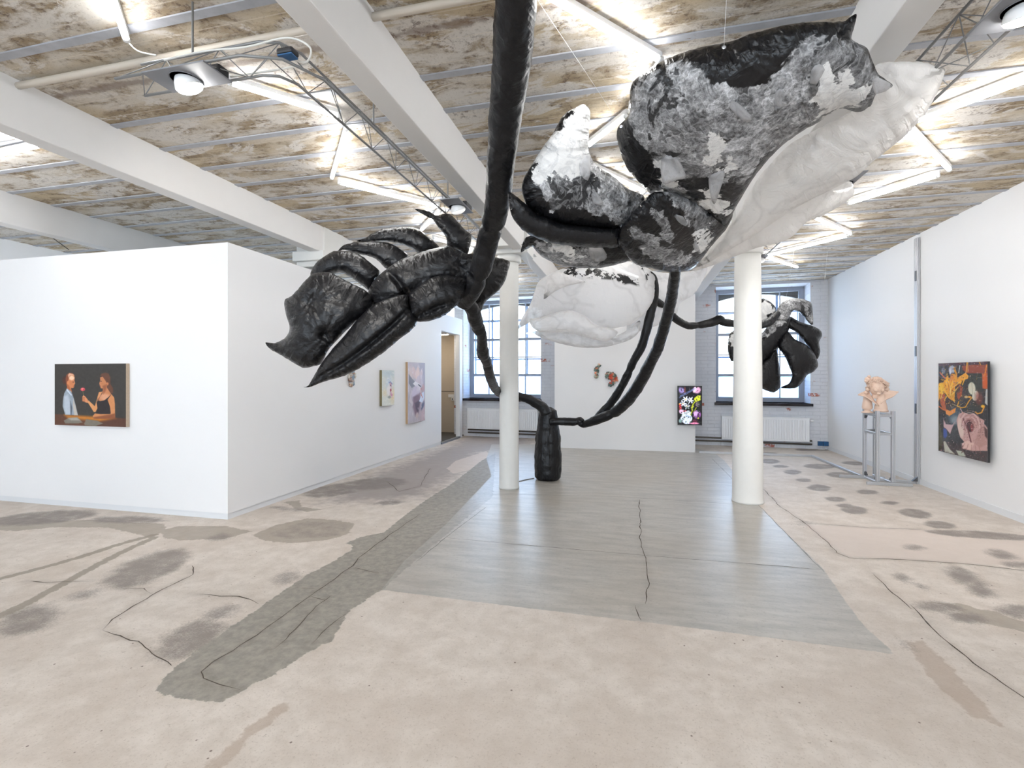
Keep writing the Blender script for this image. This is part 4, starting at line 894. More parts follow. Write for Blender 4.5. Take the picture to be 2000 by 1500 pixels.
# ceramic reliefs on the walls
def relief(lab, pts, cols, r, seed, wallpt, out, sc):
    rr = random.Random(seed); m = MB(); out = Vector(out); side = out.cross(Vector((0, 0, 1)))
    cc = []
    for (a, b) in pts:
        for k in range(9):
            q = wallpt + side * (a * sc + rr.uniform(-.6, .6) * r) + Vector((0, 0, b * sc + rr.uniform(-.6, .6) * r)) + out * rr.uniform(.01, .035)
            n0 = len(m.v); m.blob(q, r * rr.uniform(.28, .6), 3, (rr.uniform(.5, 1.2), .8, rr.uniform(.5, 1.3)), 1.3, 6); c_ = cols[rr.randrange(len(cols))]; cc += [c_] * (len(m.v) - n0)
    me_ = m.mesh('relief', True); ca = me_.color_attributes.new('paint', 'FLOAT_COLOR', 'POINT')
    arr = np.array([lin(c)[:4] for c in cc], np.float32); ca.data.foreach_set('color', arr.ravel())
    o = link('ceramic_relief', me_, M_relief); props(o, lab, 'sculpture', 'small ceramic reliefs hung on the walls'); return o
oc = [(226, 116, 84), (236, 160, 130), (120, 140, 130), (196, 200, 180), (214, 84, 60), (90, 112, 108)]
W0 = aty(1120, 680, 10.27)
def cr(u, v): q = aty(1120 + u / 7.14, 680 + v / 7.14, 10.27); return q
base_ = cr(330, 320)
relief('narrow teal and orange ceramic relief, left one on the central white wall', [((cr(u, v).x - base_.x), (cr(u, v).z - base_.z)) for u, v in ((318, 245), (325, 280), (330, 315), (312, 345), (335, 365), (355, 395))], [(120, 140, 130), (196, 200, 180), (90, 112, 108), (236, 150, 120), (150, 160, 140)], .040, 2, base_, (0, -1, 0), -1 if Vector((0, -1, 0)).cross(Vector((0, 0, 1))).x < 0 else 1)
base_ = cr(530, 430)
relief('crescent orange ceramic relief beside the black stems on the central white wall', [((cr(u, v).x - base_.x), (cr(u, v).z - base_.z)) for u, v in ((520, 360), (560, 380), (590, 420), (585, 460), (550, 470), (520, 450), (500, 490), (465, 480), (540, 500))], oc, .052, 3, base_, (0, -1, 0), -1 if Vector((0, -1, 0)).cross(Vector((0, 0, 1))).x < 0 else 1)
base_ = atx(685, 735, LXP + .01)
relief('pale blue and peach ceramic relief peeping out below the long black petal', [(0, .06), (.02, .02), (-.02, 0), (.03, -.04), (0, -.05), (-.03, .05), (.01, -.1)], [(176, 190, 204), (216, 186, 164), (150, 170, 190), (222, 216, 206), (190, 150, 130)], .045, 5, base_, (1, 0, 0), 1)

# ================================================================= ALUMINIUM FRAME, STAND, BUST
def prof(e, a, b, w=.04, name='profile', up=None):
    a, b = Vector(a), Vector(b); d = (b - a); L = d.length; d.normalize()
    s = d.cross(Vector((0, 0, 1)) if abs(d.z) < .9 else Vector((0, 1, 0))).normalized(); u = s.cross(d)
    R = Matrix((s, d, u)).transposed().to_4x4(); M = Matrix.Translation(a) @ R; h = w / 2; g = w * .1
    m = MB()
    pr = []                                         # slotted cross-section
    for k in range(4):
        an = k * math.pi / 2; c_, s_ = math.cos(an), math.sin(an)
        for (x_, y_) in ((h, -h + .004), (h, -g), (h - w * .22, -g), (h - w * .22, g), (h, g), (h, h - .004), (h - .004, h)): pr.append((x_ * c_ - y_ * s_, x_ * s_ + y_ * c_))
    n = len(pr)
    for yy in (0, L): m.v += [tuple(M @ Vector((x_, yy, z_))) for x_, z_ in pr]
    m.f += [(i, (i + 1) % n, n + (i + 1) % n, n + i) for i in range(n)] + [tuple(range(n))[::-1], tuple(range(n, 2 * n))]
    return m.build(name, M_alu, e)
def gusset(e, p, d1, d2, s=.04):
    p = Vector(p); d1 = Vector(d1).normalized() * s; d2 = Vector(d2).normalized() * s; n = d1.cross(d2).normalized() * .016
    m = MB(); m.v = [tuple(x) for x in (p - n, p + d1 - n, p + d2 - n, p + n, p + d1 + n, p + d2 + n)]; m.f = [(0, 2, 1), (3, 4, 5), (0, 1, 4, 3), (1, 2, 5, 4), (2, 0, 3, 5)]
    m.build('corner_bracket', M_aludark, e)
e = empty('profile_frame', (3.83, 8.0, 0), 'aluminium profile frame running over the floor and up the right wall', 'frame')
fa = Vector((1.25, 10.2, .02)); fb = Vector((3.22, 10.2, .02)); fc = Vector((3.28, 8.30, .02)); fd = Vector((3.83, 8.02, .02))
for (p_, q_) in ((fa, fb), (fb, fc), (Vector((3.3, 8.10, .02)), fd)): prof(e, p_, q_)
prof(e, (3.845, 8.0, 0), (3.845, 8.0, 3.43)); prof(e, (3.845, 8.05, 0), (3.845, 8.05, 3.43), .03)
for zz in (1.05, 1.85, 2.9): MB().box((3.818, 7.985, zz - .07), (3.828, 8.02, zz + .07)).build('joint_plate', M_aludark, e)
gusset(e, (3.83, 7.98, .04), (-1, 0, 0), (0, 0, 1), .07)
e = empty('stand', (3.39, 8.1, 0), 'tall slotted aluminium stand carrying the pink bust', 'stand')
pA, pB, pC, pD = (3.295, 8.24), (3.300, 7.86), (3.485, 7.86), (3.50, 8.42)
pw = .045
for (x, y, zt) in ((*pA, 1.03), (*pB, 1.02), (*pC, 1.02), (*pD, 1.0)): prof(e, (x, y, .04), (x, y, zt), pw, 'post')
for zz in (.955, .70):
    prof(e, (*pA, zz), (*pB, zz), .035, 'crossbar'); prof(e, (*pB, zz), (*pC, zz), .035, 'crossbar'); prof(e, (*pC, zz), (*pD, zz), .035, 'crossbar'); prof(e, (*pD, zz), (*pA, zz), .035, 'crossbar')
prof(e, (2.97, 8.24, .02), (3.55, 8.24, .02), .04, 'foot'); prof(e, (3.14, 7.79, .02), (3.68, 7.79, .02), .04, 'foot')
prof(e, (3.30, 7.82, .022), (3.30, 8.30, .022), .036, 'foot_tie'); prof(e, (3.485, 7.82, .022), (3.485, 8.42, .022), .036, 'foot_tie')
for (x, y) in (pA, pB, pC): gusset(e, (x, y, .06), (0, -1, 0) if y > 8 else (0, 1, 0), (0, 0, 1), .07); gusset(e, (x, y, .93), (0, -1 if y > 8 else 1, 0), (0, 0, -1), .06)
MB().box((3.27, 7.88, .973), (3.51, 8.40, .981)).build('support_plate', M_acryl, e)
# pink bust under a crown of curls with a flaring collar
bc = Vector((3.38, 8.10, .981)); e = empty('bust', bc, 'pale pink bust with curly hair and a flaring collar on the aluminium stand', 'sculpture')
a = MB()
a.lathe(bc + Vector((-.085, .06, -.01)), [(.07, 0), (.074, .012), (.042, .03), (.036, .045), (.058, .055), (.066, .08), (.06, .14), (.05, .20), (.04, .27)], 28)
a.lathe(bc + Vector((.045, -.04, .012)), [(.085, 0), (.09, .012), (.086, .028), (.074, .038), (.078, .05), (.072, .09), (.060, .14), (.052, .19), (.045, .25)], 28)
a.build('pedestal', M_clay, e, smooth=True)
a = MB(); hc = bc + Vector((.0, -.02, .365))
a.blob(hc, .112, 4, (.84, .92, 1.08), .03, 2); a.blob(hc + Vector((0, -.098, -.02)), .02, 2, (.7, .9, 1.7)); a.blob(hc + Vector((0, -.085, -.062)), .02, 2, (1.3, .6, .5)); a.blob(hc + Vector((0, -.075, -.09)), .028, 2, (1, .8, .8))
for s_ in (-1, 1): a.blob(hc + Vector((s_ * .035, -.086, .004)), .013, 2, (1.3, .6, .5)); a.blob(hc + Vector((s_ * .085, -.01, -.01)), .024, 2, (.4, .8, 1.2)); a.blob(hc + Vector((s_ * .04, -.07, -.035)), .03, 2)
a.lathe(bc + Vector((.0, .0, .2)), [(.06, 0), (.05, .05), (.052, .1)], 24)
a.build('head', M_clay, e, smooth=True)
a = MB(); rr = random.Random(9)
for k in range(150):
    th = rr.uniform(0, 2 * math.pi); ph = rr.uniform(.0, 1.7); d = Vector((math.sin(ph) * math.cos(th) * .112, math.sin(ph) * math.sin(th) * .112, math.cos(ph) * .128))
    if d.y < -.055 and abs(d.x) < .07 and d.z < .03: continue
    q = hc + d; R_ = Matrix.Rotation(rr.uniform(0, 6), 3, 'Z') @ Matrix.Rotation(rr.uniform(0, 3), 3, 'X')
    pts_ = [q + R_ @ Vector((.019 * math.cos(t2) * (1 - t2 / 12), .019 * math.sin(t2) * (1 - t2 / 12), .003 * t2)) for t2 in np.linspace(0, 7.5, 12)]
    a.tube(pts_, [.009 * (1 - .05 * i) for i in range(12)], 6)
for q_, r_ in (((-.11, 0, .11), .034), ((-.125, .0, .09), .026), ((-.095, 0, .145), .024), ((.12, 0, .05), .034), ((.13, 0, .02), .026), ((-.13, .0, -.08), .03), ((-.12, -.02, -.04), .028), ((.13, 0, -.03), .028)): a.blob(hc + Vector(q_), r_, 2, (1, .8, 1), .6, 5)
a.build('hair', M_clay, e, smooth=True)
a = MB()
for s_, tip in ((-1, (-.24, -.03, .26)), (1, (.26, -.03, .30))):
    n = 12; tipv = bc + Vector(tip); root0 = bc + Vector((s_ * .01, -.115, .115)); root1 = bc + Vector((s_ * .10, .01, .33)); n0 = len(a.v)
    for i in range(n + 1):
        u = i / n
        for j in range(n + 1):
            v = j / n; lo = root0.lerp(tipv, u ** .8); hi = root1.lerp(tipv, u)
            q = lo.lerp(hi, v); q.y += .05 * math.sin(math.pi * v) * (1 - u) - .02 * v; q.z += .018 * math.sin(5 * u + s_) * (1 - v)
            a.v.append(tuple(q))
    for i in range(n):
        for j in range(n): b0 = n0 + i * (n + 1) + j; a.f.append((b0, b0 + 1, b0 + n + 2, b0 + n + 1))
o = a.build('collar', M_clay, e, smooth=True); m = o.modifiers.new('s', 'SOLIDIFY'); m.thickness = .012; m.offset = 0

# ================================================================= THE INFLATABLE TREE
def catmull(P, closed=True, step=.03):
    P = [np.array(p, float) for p in P]; n = len(P); out = []
    rng_ = range(n) if closed else range(n - 1)
    for i in rng_:
        if closed: p0, p1, p2, p3 = P[i - 1], P[i], P[(i + 1) % n], P[(i + 2) % n]
        else: p0, p1, p2, p3 = P[max(i - 1, 0)], P[i], P[i + 1], P[min(i + 2, n - 1)]
        k = max(1, int(round(np.linalg.norm(p2 - p1) / step)))
        for j in range(k):
            u = j / k; tn = .42
            m1 = tn * (p2 - p0); m2 = tn * (p3 - p1); u2, u3 = u * u, u ** 3
            out.append((2 * u3 - 3 * u2 + 1) * p1 + (u3 - 2 * u2 + u) * m1 + (-2 * u3 + 3 * u2) * p2 + (u3 - u2) * m2)
    if not closed: out.append(P[-1])
    return np.array(out)
def plane3(a, b, c_):
    A, B, C_ = atd(*a), atd(*b), atd(*c_); n = (B - A).cross(C_ - A).normalized()
    return lambda px, py: EYE + ray(px, py) * ((A - EYE).dot(n) / ray(px, py).dot(n))
def flat(d, gx=0, gy=0, cx=0, cy=0): return lambda px, py: atd(px, py, d + gx * (px - cx) / 100 + gy * (py - cy) / 100)
def pillow(name, outline, place, T, mat, parent, ds=.015, tissue_z=None, paper_z=None, label=None, pucker=1.0, seed=1, gathers=(), seams=(), flatten=.44):
    C0 = np.array(outline, float).mean(0); Cw = place(*C0); dref = (Cw - EYE).length / ray(*C0).length; k = dref / F
    view = ray(*C0).normalized()
    loc = np.array(outline, float) * k
    B = catmull(loc, True, ds); nB = len(B)
    x0, y0 = B.min(0); x1, y1 = B.max(0)
    gx = np.arange(x0, x1, ds); gy = np.arange(y0, y1, ds * .87); pts = []
    for j, yy in enumerate(gy):
        for xx in gx: pts.append((xx + (ds / 2 if j % 2 else 0), yy))
    pts = np.array(pts); rs = np.random.RandomState(seed); pts += rs.uniform(-.2, .2, pts.shape) * ds
    d = sdf(pts, B); pts = pts[d > ds * .55]
    V = [Vector((float(p[0]), float(p[1]))) for p in np.vstack([B, pts])]
    edges = [(i, (i + 1) % nB) for i in range(nB)]
    vo, eo, fo, *_ = delaunay_2d_cdt(V, edges, [list(range(nB))], 1, 1e-6)
    X = np.array([(v.x, v.y) for v in vo]); n = len(X); tri = np.array([f for f in fo if len(f) == 3])
    # distance to the seam and position along it
    seg = np.linalg.norm(np.roll(B, -1, 0) - B, axis=1); cum = np.concatenate([[0], np.cumsum(seg)[:-1]])
    dist = np.empty(n); s = np.empty(n)
    for i0 in range(0, n, 2000):
        q = X[i0:i0 + 2000]; D = ((q[:, None] - B[None]) ** 2).sum(2); am = D.argmin(1); dist[i0:i0 + 2000] = np.sqrt(D.min(1)); s[i0:i0 + 2000] = cum[am]
    bd = dist < 1e-5
    # membrane height: solve Laplace(u) = -1 by conjugate gradients on the graph
    E_ = np.unique(np.sort(np.vstack([tri[:, [0, 1]], tri[:, [1, 2]], tri[:, [2, 0]]]), 1), axis=0)
    e0, e1 = E_[:, 0], E_[:, 1]; free = ~bd
    def A_(u): du = u[e0] - u[e1]; r = np.bincount(e0, du, n) - np.bincount(e1, du, n); r[~free] = 0; return r
    rhs = free.astype(float); u = np.zeros(n); r = rhs - A_(u); pp = r.copy(); rs_ = r @ r
    for _ in range(400):
        Ap = A_(pp); al = rs_ / max(pp @ Ap, 1e-30); u += al * pp; r -= al * Ap; rn = r @ r
        if rn < 1e-8 * n: break
        pp = r + pp * (rn / rs_); rs_ = rn
    h = T * (np.clip(u, 0, None) / u.max()) ** flatten
    nd = np.clip(2 * dist ** 2 / (2 * np.clip(u, 0, None) * 1.5 * ds * ds + dist ** 2 + 1e-9), 0, 1); ef = np.clip((1 - nd) / .55, 0, 1); ef = ef * ef * (3 - 2 * ef)
    NZ = noise.noise
    def ridg(v): return 1 - min(1, abs(v) * 2.6)
    g1 = np.array([ridg(NZ(Vector((a * 9, seed * 3.1, b * 1.5)))) + .40 * ridg(NZ(Vector((a * 21, seed * 7.7, b * 3.5)))) for a, b in zip(s, dist)])
    g2 = np.array([NZ(Vector((a * 13, seed * 5.3, b * 2.0))) for a, b in zip(s, dist)])
    wb = np.array([NZ(Vector((a * 2.2, b * 2.2, seed))) for a, b in X])
    cz = np.array([ridg(NZ(Vector((a * 7 + 1.5 * c__, b * 7 - 1.5 * c__, seed + 5)))) for a, b, c__ in zip(X[:, 0], X[:, 1], wb)])
    env = (1 - np.exp(-dist / .018)) * np.exp(-dist / (.10 + .05 * g2)) * ef; amp = pucker * .030 * min(1.0, T / .2)
    nar = np.clip(h / T, 0, 1)
    G = amp * (g1 - .75) * env + .006 * (cz - .5) * np.clip(dist / .06, 0, 1)
    for (gx_, gy_, gr) in gathers:
        q = X - np.array((gx_, gy_)) * k; rad = np.hypot(q[:, 0], q[:, 1]); an = np.arctan2(q[:, 1], q[:, 0])
        gg = np.array([ridg(NZ(Vector((math.cos(t2) * 5, math.sin(t2) * 5, seed + r2 * 1.5)))) for t2, r2 in zip(an, rad)])
        G += .026 * (gg - .6) * np.exp(-rad / gr) * np.clip(rad / .03, 0, 1)
        h = h * (1 - .28 * np.exp(-(rad / (gr * .35)) ** 2))
    for ln in seams:
        dl = dline(X, [np.array(q) * k for q in ln]); h = h * (1 - .30 * np.exp(-(dl / .022) ** 2)); 
        al = X @ (np.array(ln[-1]) - np.array(ln[0])) * k; al = al / (np.linalg.norm(np.array(ln[-1]) - np.array(ln[0])) * k)
        G += .016 * (np.array([ridg(NZ(Vector((a * 14, seed, b * 3)))) for a, b in zip(al, dl)]) - .5) * np.exp(-dl / .07)
        sm = dl < dist; dist = np.where(sm, dl, dist); s = np.where(sm, al, s)
    hf = h * (1 + .07 * wb) + G; hb = h * (1 - .07 * wb) + G * .8
    base = [place(float(x / k), float(y / k)) for x, y in X]
    jit = [Vector((0, 0, 0)) if not bd[i] else Vector((0, 0, .006 * noise.noise(Vector((s[i] * 30, seed, 0))))) for i in range(n)]
    Vv = [tuple(base[i] + jit[i] - view * float(hf[i])) for i in range(n)]
    back = {}; 
    for i in range(n):
        if bd[i]: back[i] = i
        else: back[i] = len(Vv); Vv.append(tuple(base[i] + view * float(hb[i])))
    Ff = [tuple(int(q) for q in t_) for t_ in tri]; Fb = [tuple(back[int(q)] for q in t_)[::-1] for t_ in tri]
    c0 = Vector(Vv[Ff[0][0]]); nn = (Vector(Vv[Ff[0][1]]) - c0).cross(Vector(Vv[Ff[0][2]]) - c0)
    if nn.dot(view) > 0: Ff = [f[::-1] for f in Ff]; Fb = [f[::-1] for f in Fb]
    me_ = bpy.data.meshes.new(name); me_.from_pydata(Vv, [], Ff + Fb); me_.update(); me_.polygons.foreach_set('use_smooth', [True] * len(me_.polygons))
    N = len(Vv); sa = np.zeros((N, 3), np.float32); sa[:n, 0] = s + seed * 3; sa[:n, 1] = dist; sa[:n, 2] = ef
    tz = np.full(N, -1, np.float32); pz = np.full(N, -1, np.float32)
    def zone(zs):
        o_ = np.full(n, -1.0)
        for q in zs: o_ = np.maximum(o_, sdf(X, np.array(q, float) * k))
        return o_
    if tissue_z: tz[:n] = zone(tissue_z)
    if paper_z: pz[:n] = zone(paper_z)
    for i, j in back.items():
        if i != j: sa[j] = sa[i]; tz[j] = tz[i]; pz[j] = pz[i]
    at = me_.attributes.new('seam', 'FLOAT_VECTOR', 'POINT'); at.data.foreach_set('vector', sa.ravel())
    at = me_.attributes.new('tissue', 'FLOAT', 'POINT'); at.data.foreach_set('value', tz)
    at = me_.attributes.new('paper', 'FLOAT', 'POINT'); at.data.foreach_set('value', pz)
    o = link(name, me_, mat, parent)
    if label: o['label'] = label
    return o
def stem(name, pts, parent, mat=None, seg=30, step=.02, amp=.10, seed=1, pinch=(), label=None, capr=True):
    """pts = (px, py, depth, radius in px)"""
    Q = [tuple(atd(x, y, d)) + (r * d / F,) for x, y, d, r in pts]
    C = catmull(Q, False, step); nn = len(C); L = 0; m = MB(); prev = None; at_ = []
    for i in range(nn):
        p = Vector(C[i][:3]); t_ = (Vector(C[min(i + 1, nn - 1)][:3]) - Vector(C[max(i - 1, 0)][:3])).normalized()
        if i: L += (p - Vector(C[i - 1][:3])).length
        a = (t_.cross(Vector((0, 1, 0))) if prev is None else prev - t_ * prev.dot(t_)).normalized(); prev = a; b = t_.cross(a); r = C[i][3]
        pk = 1.0
        for pc in pinch: pk -= .20 * math.exp(-((L - pc) / .03) ** 2)
        if capr and (i == 0 or i == nn - 1): pk *= .6
        for k in range(seg):
            th = 2 * math.pi * k / seg; v1 = noise.noise(Vector((math.cos(th) * 1.6, math.sin(th) * 1.6 + seed * 5, L * 9))); v2 = noise.noise(Vector((math.cos(th) * 4, math.sin(th) * 4 + seed, L * 26)))
            rr_ = r * pk * (1 + amp * .8 * v1 + amp * .5 * v2 - amp * .5 * max(0, 1 - 3 * abs(noise.noise(Vector((math.cos(th) * .8, math.sin(th) * .8 + seed, L * 14))))))
            m.v.append(tuple(p + a * (rr_ * math.cos(th)) + b * (rr_ * math.sin(th)))); at_.append((L * 1.0 + .12 * math.sin(th), .20 + abs(math.sin(th / 2)) * .1, 1))
    for i in range(nn - 1):
        for k in range(seg): k2 = (k + 1) % seg; m.f.append((i * seg + k, i * seg + k2, (i + 1) * seg + k2, (i + 1) * seg + k))
    m.f.append(tuple(range(seg))[::-1]); m.f.append(tuple((nn - 1) * seg + k for k in range(seg)))
    me_ = m.mesh(name, True); x = me_.attributes.new('seam', 'FLOAT_VECTOR', 'POINT'); x.data.foreach_set('vector', np.array(at_, np.float32).ravel())
    o = link(name, me_, mat or M_black, parent)
    if label: o['label'] = label
    return o

TC = atz(1069, 941); TC = Vector((TC.x - .02, TC.y + .17, 0)); TD = 7.03
tree = empty('inflatable_tree', TC, 'huge black inflatable tree sculpture with black and white flowers filling the hall', 'sculpture')
# trunk
m = MB(); seg = 64; at_ = []; L = 0; hz = np.linspace(0, 1.05, 60)
def trr(z):
    if z < .03: return .185 * (.85 + z / .03 * .15)
    if z < .55: return .185 + .013 * math.sin(z * 6)
    if z < .86: u = (z - .55) / .31; return .19 - .045 * u * u * (3 - 2 * u)
    if z < 1.0: return .145 - .02 * (z - .86) / .14
    return .125 - 1.6 * (z - 1.0)
for z in hz:
    cx_ = TC.x + (.03 if z > .8 else .03 * (z / .8)) * 0 - .0
    for k in range(seg):
        th = 2 * math.pi * k / seg; v1 = noise.noise(Vector((math.cos(th) * 1.2, math.sin(th) * 1.2, z * 12))); v2 = noise.noise(Vector((math.cos(th) * 5, math.sin(th) * 5, z * 16)))
        r = trr(z) * (1 + .03 * v1 + .035 * v2); m.v.append((cx_ + r * math.cos(th), TC.y + r * math.sin(th), float(z) + .004)); at_.append((th * .2, .12 + .1 * math.sin(z * 9), 1))
for i in range(len(hz) - 1):
    for k in range(seg): k2 = (k + 1) % seg; m.f.append((i * seg + k, i * seg + k2, (i + 1) * seg + k2, (i + 1) * seg + k))
m.f.append(tuple(range(seg))[::-1]); m.f.append(tuple((len(hz) - 1) * seg + k for k in range(seg)))
me_ = m.mesh('trunk', True); x = me_.attributes.new('seam', 'FLOAT_VECTOR', 'POINT'); x.data.foreach_set('vector', np.array(at_, np.float32).ravel()); link('trunk', me_, M_black, tree)
# stems
stem('stem', [(1015, -70, 2.16, 43), (1008, 0, 2.30, 41.5), (1001, 100, 2.55, 39), (990, 200, 2.85, 34), (980, 300, 3.15, 28.5), (971, 400, 3.55, 25), (953, 470, 3.9, 21.5), (940, 520, 4.05, 21), (925, 560, 4.2, 20), (905, 590, 4.42, 18)], tree, seg=48, step=.018, amp=.07, seed=3, pinch=(1.75, 2.25))
stem('stem', [(900, 580, 4.45, 12), (920, 600, 4.55, 14), (934, 640, 4.9, 14), (941, 655, 5.0, 10), (943, 690, 5.3, 12), (950, 706, 5.5, 10), (957, 735, 5.9, 9.5), (968, 760, 6.5, 9), (985, 772, 6.85, 8.5), (1010, 773, 6.95, 8), (1035, 781, 7.0, 9), (1060, 796, TD, 11), (1067, 810, TD, 12)], tree, seed=5, amp=.12, pinch=(.5, 1.1, 1.3))
stem('stem', [(1072, 824, TD, 7), (1090, 823, TD, 7.5), (1118, 824, 7.0, 8), (1132, 823, 6.98, 9), (1140, 829, 6.95, 7), (1162, 821, 6.8, 9), (1183, 813, 6.7, 9.5), (1204, 803, 6.6, 10.5), (1225, 783, 6.4, 11.5), (1243, 759, 6.2, 11.5), (1260, 729, 6.0, 11.5), (1274, 701, 5.8, 11), (1285, 678, 5.6, 11), (1302, 623, 5.2, 11), (1312, 578, 4.9, 11), (1319, 530, 4.5, 11), (1322, 500, 4.3, 10)], tree, seed=7, amp=.10, pinch=(.4, 1.0))
stem('stem', [(1160, 822, 6.9, 6), (1176, 806, 6.85, 8), (1190, 791, 6.8, 8), (1207, 767, 6.7, 8), (1222, 740, 6.6, 8), (1236, 708, 6.5, 8), (1254, 675, 6.4, 8.5), (1268, 623, 6.3, 9), (1275, 594, 6.25, 8.5), (1278, 567, 6.2, 9), (1275, 544, 6.15, 8), (1266, 534, 6.1, 6)], tree, seed=9, amp=.12, pinch=(.9,))
stem('stem', [(1274, 583, 6.25, 6), (1285, 590, 6.3, 7), (1300, 602, 6.4, 7), (1320, 623, 6.5, 7), (1343, 636, 6.6, 7), (1365, 635, 6.65, 7), (1390, 630, 6.7, 8), (1406, 624, 6.7, 9), (1412, 629, 6.7, 8), (1432, 632, 6.75, 8), (1470, 637, 6.9, 8), (1500, 630, 7.2, 8), (1518, 613, 7.4, 7)], tree, seed=11, amp=.12, pinch=(.9,))

c5 = lambda *p: [(500 + u / 3.75, 380 + v / 3.75) for u, v in p]
c2 = lambda *p: [(1000 + u / 2, v / 2) for u, v in p]
cw = lambda *p: [(980 + u / 4.412, 340 + v / 4.412) for u, v in p]
cr_ = lambda *p: [(1340 + u / 3.75, 500 + v / 3.75) for u, v in p]
# --- black flower at the left
FB = pillow('flower', c5((825,700),(870,620),(950,550),(1050,480),(1180,430),(1300,395),(1420,380),(1530,430),(1600,435),(1650,470),(1640,560),(1560,640),(1480,640),(1350,650),(1260,700),(1180,740),(1115,760),(1040,800),(940,830),(850,825),(822,760)), flat(4.45), .25, M_black, tree, seed=1, label='left black flower', gathers=[(900, 527, .22), (796, 574, .12)], seams=[c5((985,570),(1050,640),(1112,735))])
pt = lambda o_, pl, T, sd, par=FB, mat=M_black, **k_: pillow('petal', o_, pl, T, mat, par, seed=sd, **k_)
pt(c5((70,1083),(130,1088),(200,1060),(240,1010),(245,960),(225,900),(215,860),(206,800),(215,765),(250,750),(300,700),(370,620),(430,575),(540,570),(640,620),(700,650),(800,700),(838,740),(850,820),(790,890),(700,960),(600,1060),(530,1140),(480,1235),(430,1255),(350,1270),(270,1230),(180,1175),(95,1125)), flat(4.3), .26, 2, gathers=[(607, 590, .22), (632, 653, .15)])
pt(c5((346,1410),(385,1395),(470,1250),(560,1130),(650,1030),(730,930),(830,830),(940,770),(1060,735),(1115,740),(1120,820),(1180,930),(1130,1000),(1050,1060),(930,1160),(780,1260),(640,1330),(500,1370),(400,1408)), flat(4.15), .22, 3, seams=[c5((348,1408),(480,1330),(640,1235),(800,1120),(980,970),(1115,840))])
pt(c5((1063,925),(1100,860),(1115,740),(1180,680),(1260,620),(1350,590),(1450,595),(1540,625),(1540,690),(1480,800),(1390,880),(1280,925),(1180,932),(1100,932)), flat(4.2), .19, 4, seams=[c5((1065,925),(1180,890),(1330,820),(1440,790))])
pt(c5((398,580),(440,500),(520,440),(580,413),(680,415),(760,440),(850,510),(910,570),(870,640),(835,705),(770,660),(700,610),(620,570),(540,590),(430,620)), flat(4.6), .19, 5)
pt(c5((600,415),(640,372),(720,350),(830,345),(950,350),(1030,380),(1115,445),(1070,500),(1000,540),(950,540),(900,490),(840,455),(730,430),(650,405)), flat(4.75), .14, 6)
pt(c5((738,338),(800,318),(850,285),(930,250),(1050,238),(1170,245),(1240,290),(1345,390),(1270,420),(1200,440),(1150,400),(1050,360),(960,345),(850,345),(780,348)), flat(4.85), .15, 7)
pt(c5((1163,105),(1250,118),(1320,150),(1410,140),(1470,190),(1530,260),(1572,290),(1575,350),(1545,440),(1480,410),(1405,385),(1390,310),(1335,240),(1300,190),(1230,150)), flat(4.7, .1, 0, 870, 440), .15, 8)
pt(c5((1560,440),(1660,455),(1760,460),(1857,490),(1845,560),(1825,630),(1780,700),(1720,750),(1670,800),(1645,860),(1600,840),(1575,760),(1550,640)), flat(5.0), .18, 9)
# --- the strap of fabric dropping beside the lower stem
stem('ribbon', [(930, 590, 4.9, 8), (936, 640, 5.05, 6), (944, 690, 5.4, 5), (950, 715, 5.7, 6)], tree, seed=21, amp=.15)

# --- big black and white flower
PB = plane3((1330, 530, 3.95), (1240, 200, 2.80), (1670, 40, 2.22))
big_tissue = [c2((480,345),(560,290),(690,245),(740,290),(790,330),(870,350),(950,345),(1040,300),(1060,260),(1110,180),(1250,150),(1330,165),(1390,230),(1420,300),(1480,335),(1420,370),(1390,420),(1290,435),(1140,480),(1060,560),(960,610),(900,720),(820,700),(780,680),(640,700),(590,650),(560,600),(470,510),(455,430)),
              c2((590,700),(680,715),(740,790),(830,860),(720,930),(680,860),(620,790)), c2((450,880),(520,900),(600,960),(700,1000),(660,1040),(560,1010),(470,930)), c2((540,820),(580,830),(640,920),(620,960))]
big_paper = [c2((1165,270),(1220,245),(1240,300),(1290,250),(1340,330),(1390,280),(1370,380),(1300,440),(1180,440),(1160,380)), c2((760,700),(830,740),(860,800),(790,860),(740,800)), c2((590,620),(650,620),(670,690),(600,710)), c2((720,900),(770,880),(740,985),(715,960)), c2((800,520),(830,560),(840,640),(790,600))]
FG = pillow('flower', c2((460,360),(472,320),(520,280),(590,235),(700,195),(760,180),(860,160),(940,130),(1080,95),(1200,85),(1290,84),(1345,53),(1338,100),(1325,150),(1342,165),(1385,185),(1405,230),(1432,290),(1488,335),(1425,365),(1400,415),(1350,438),(1280,425),(1200,475),(1130,515),(1060,565),(1000,625),(940,700),(880,800),(830,880),(770,830),(700,790),(620,760),(560,750),(540,755),(500,720),(450,660),(425,600),(409,540),(418,490),(455,450),(462,400)),
            PB, .30, M_mixed, tree, ds=.018, tissue_z=big_tissue, paper_z=big_paper, seed=31, label='big black flower half covered in torn white tissue, upper right', pucker=1, flatten=.55, gathers=[(1414, 92, .22), (1272, 380, .35), (1213, 247, .12), (1640, 70, .1)])
pg = lambda o_, pl, T, sd, mat=M_mixed, **k_: pillow('petal', o_, pl, T, mat, FG, seed=sd, **k_)
PB2 = plane3((1330, 540, 4.05), (1210, 480, 3.55), (1400, 380, 3.30))
pg(c2((425,970),(408,935),(430,880),(480,820),(545,755),(620,750),(700,780),(780,820),(860,830),(840,890),(780,960),(705,1050),(620,1062),(560,1052),(480,1030)), PB2, .22, 32, tissue_z=big_tissue, paper_z=big_paper, gathers=[(1272, 380, .3)])
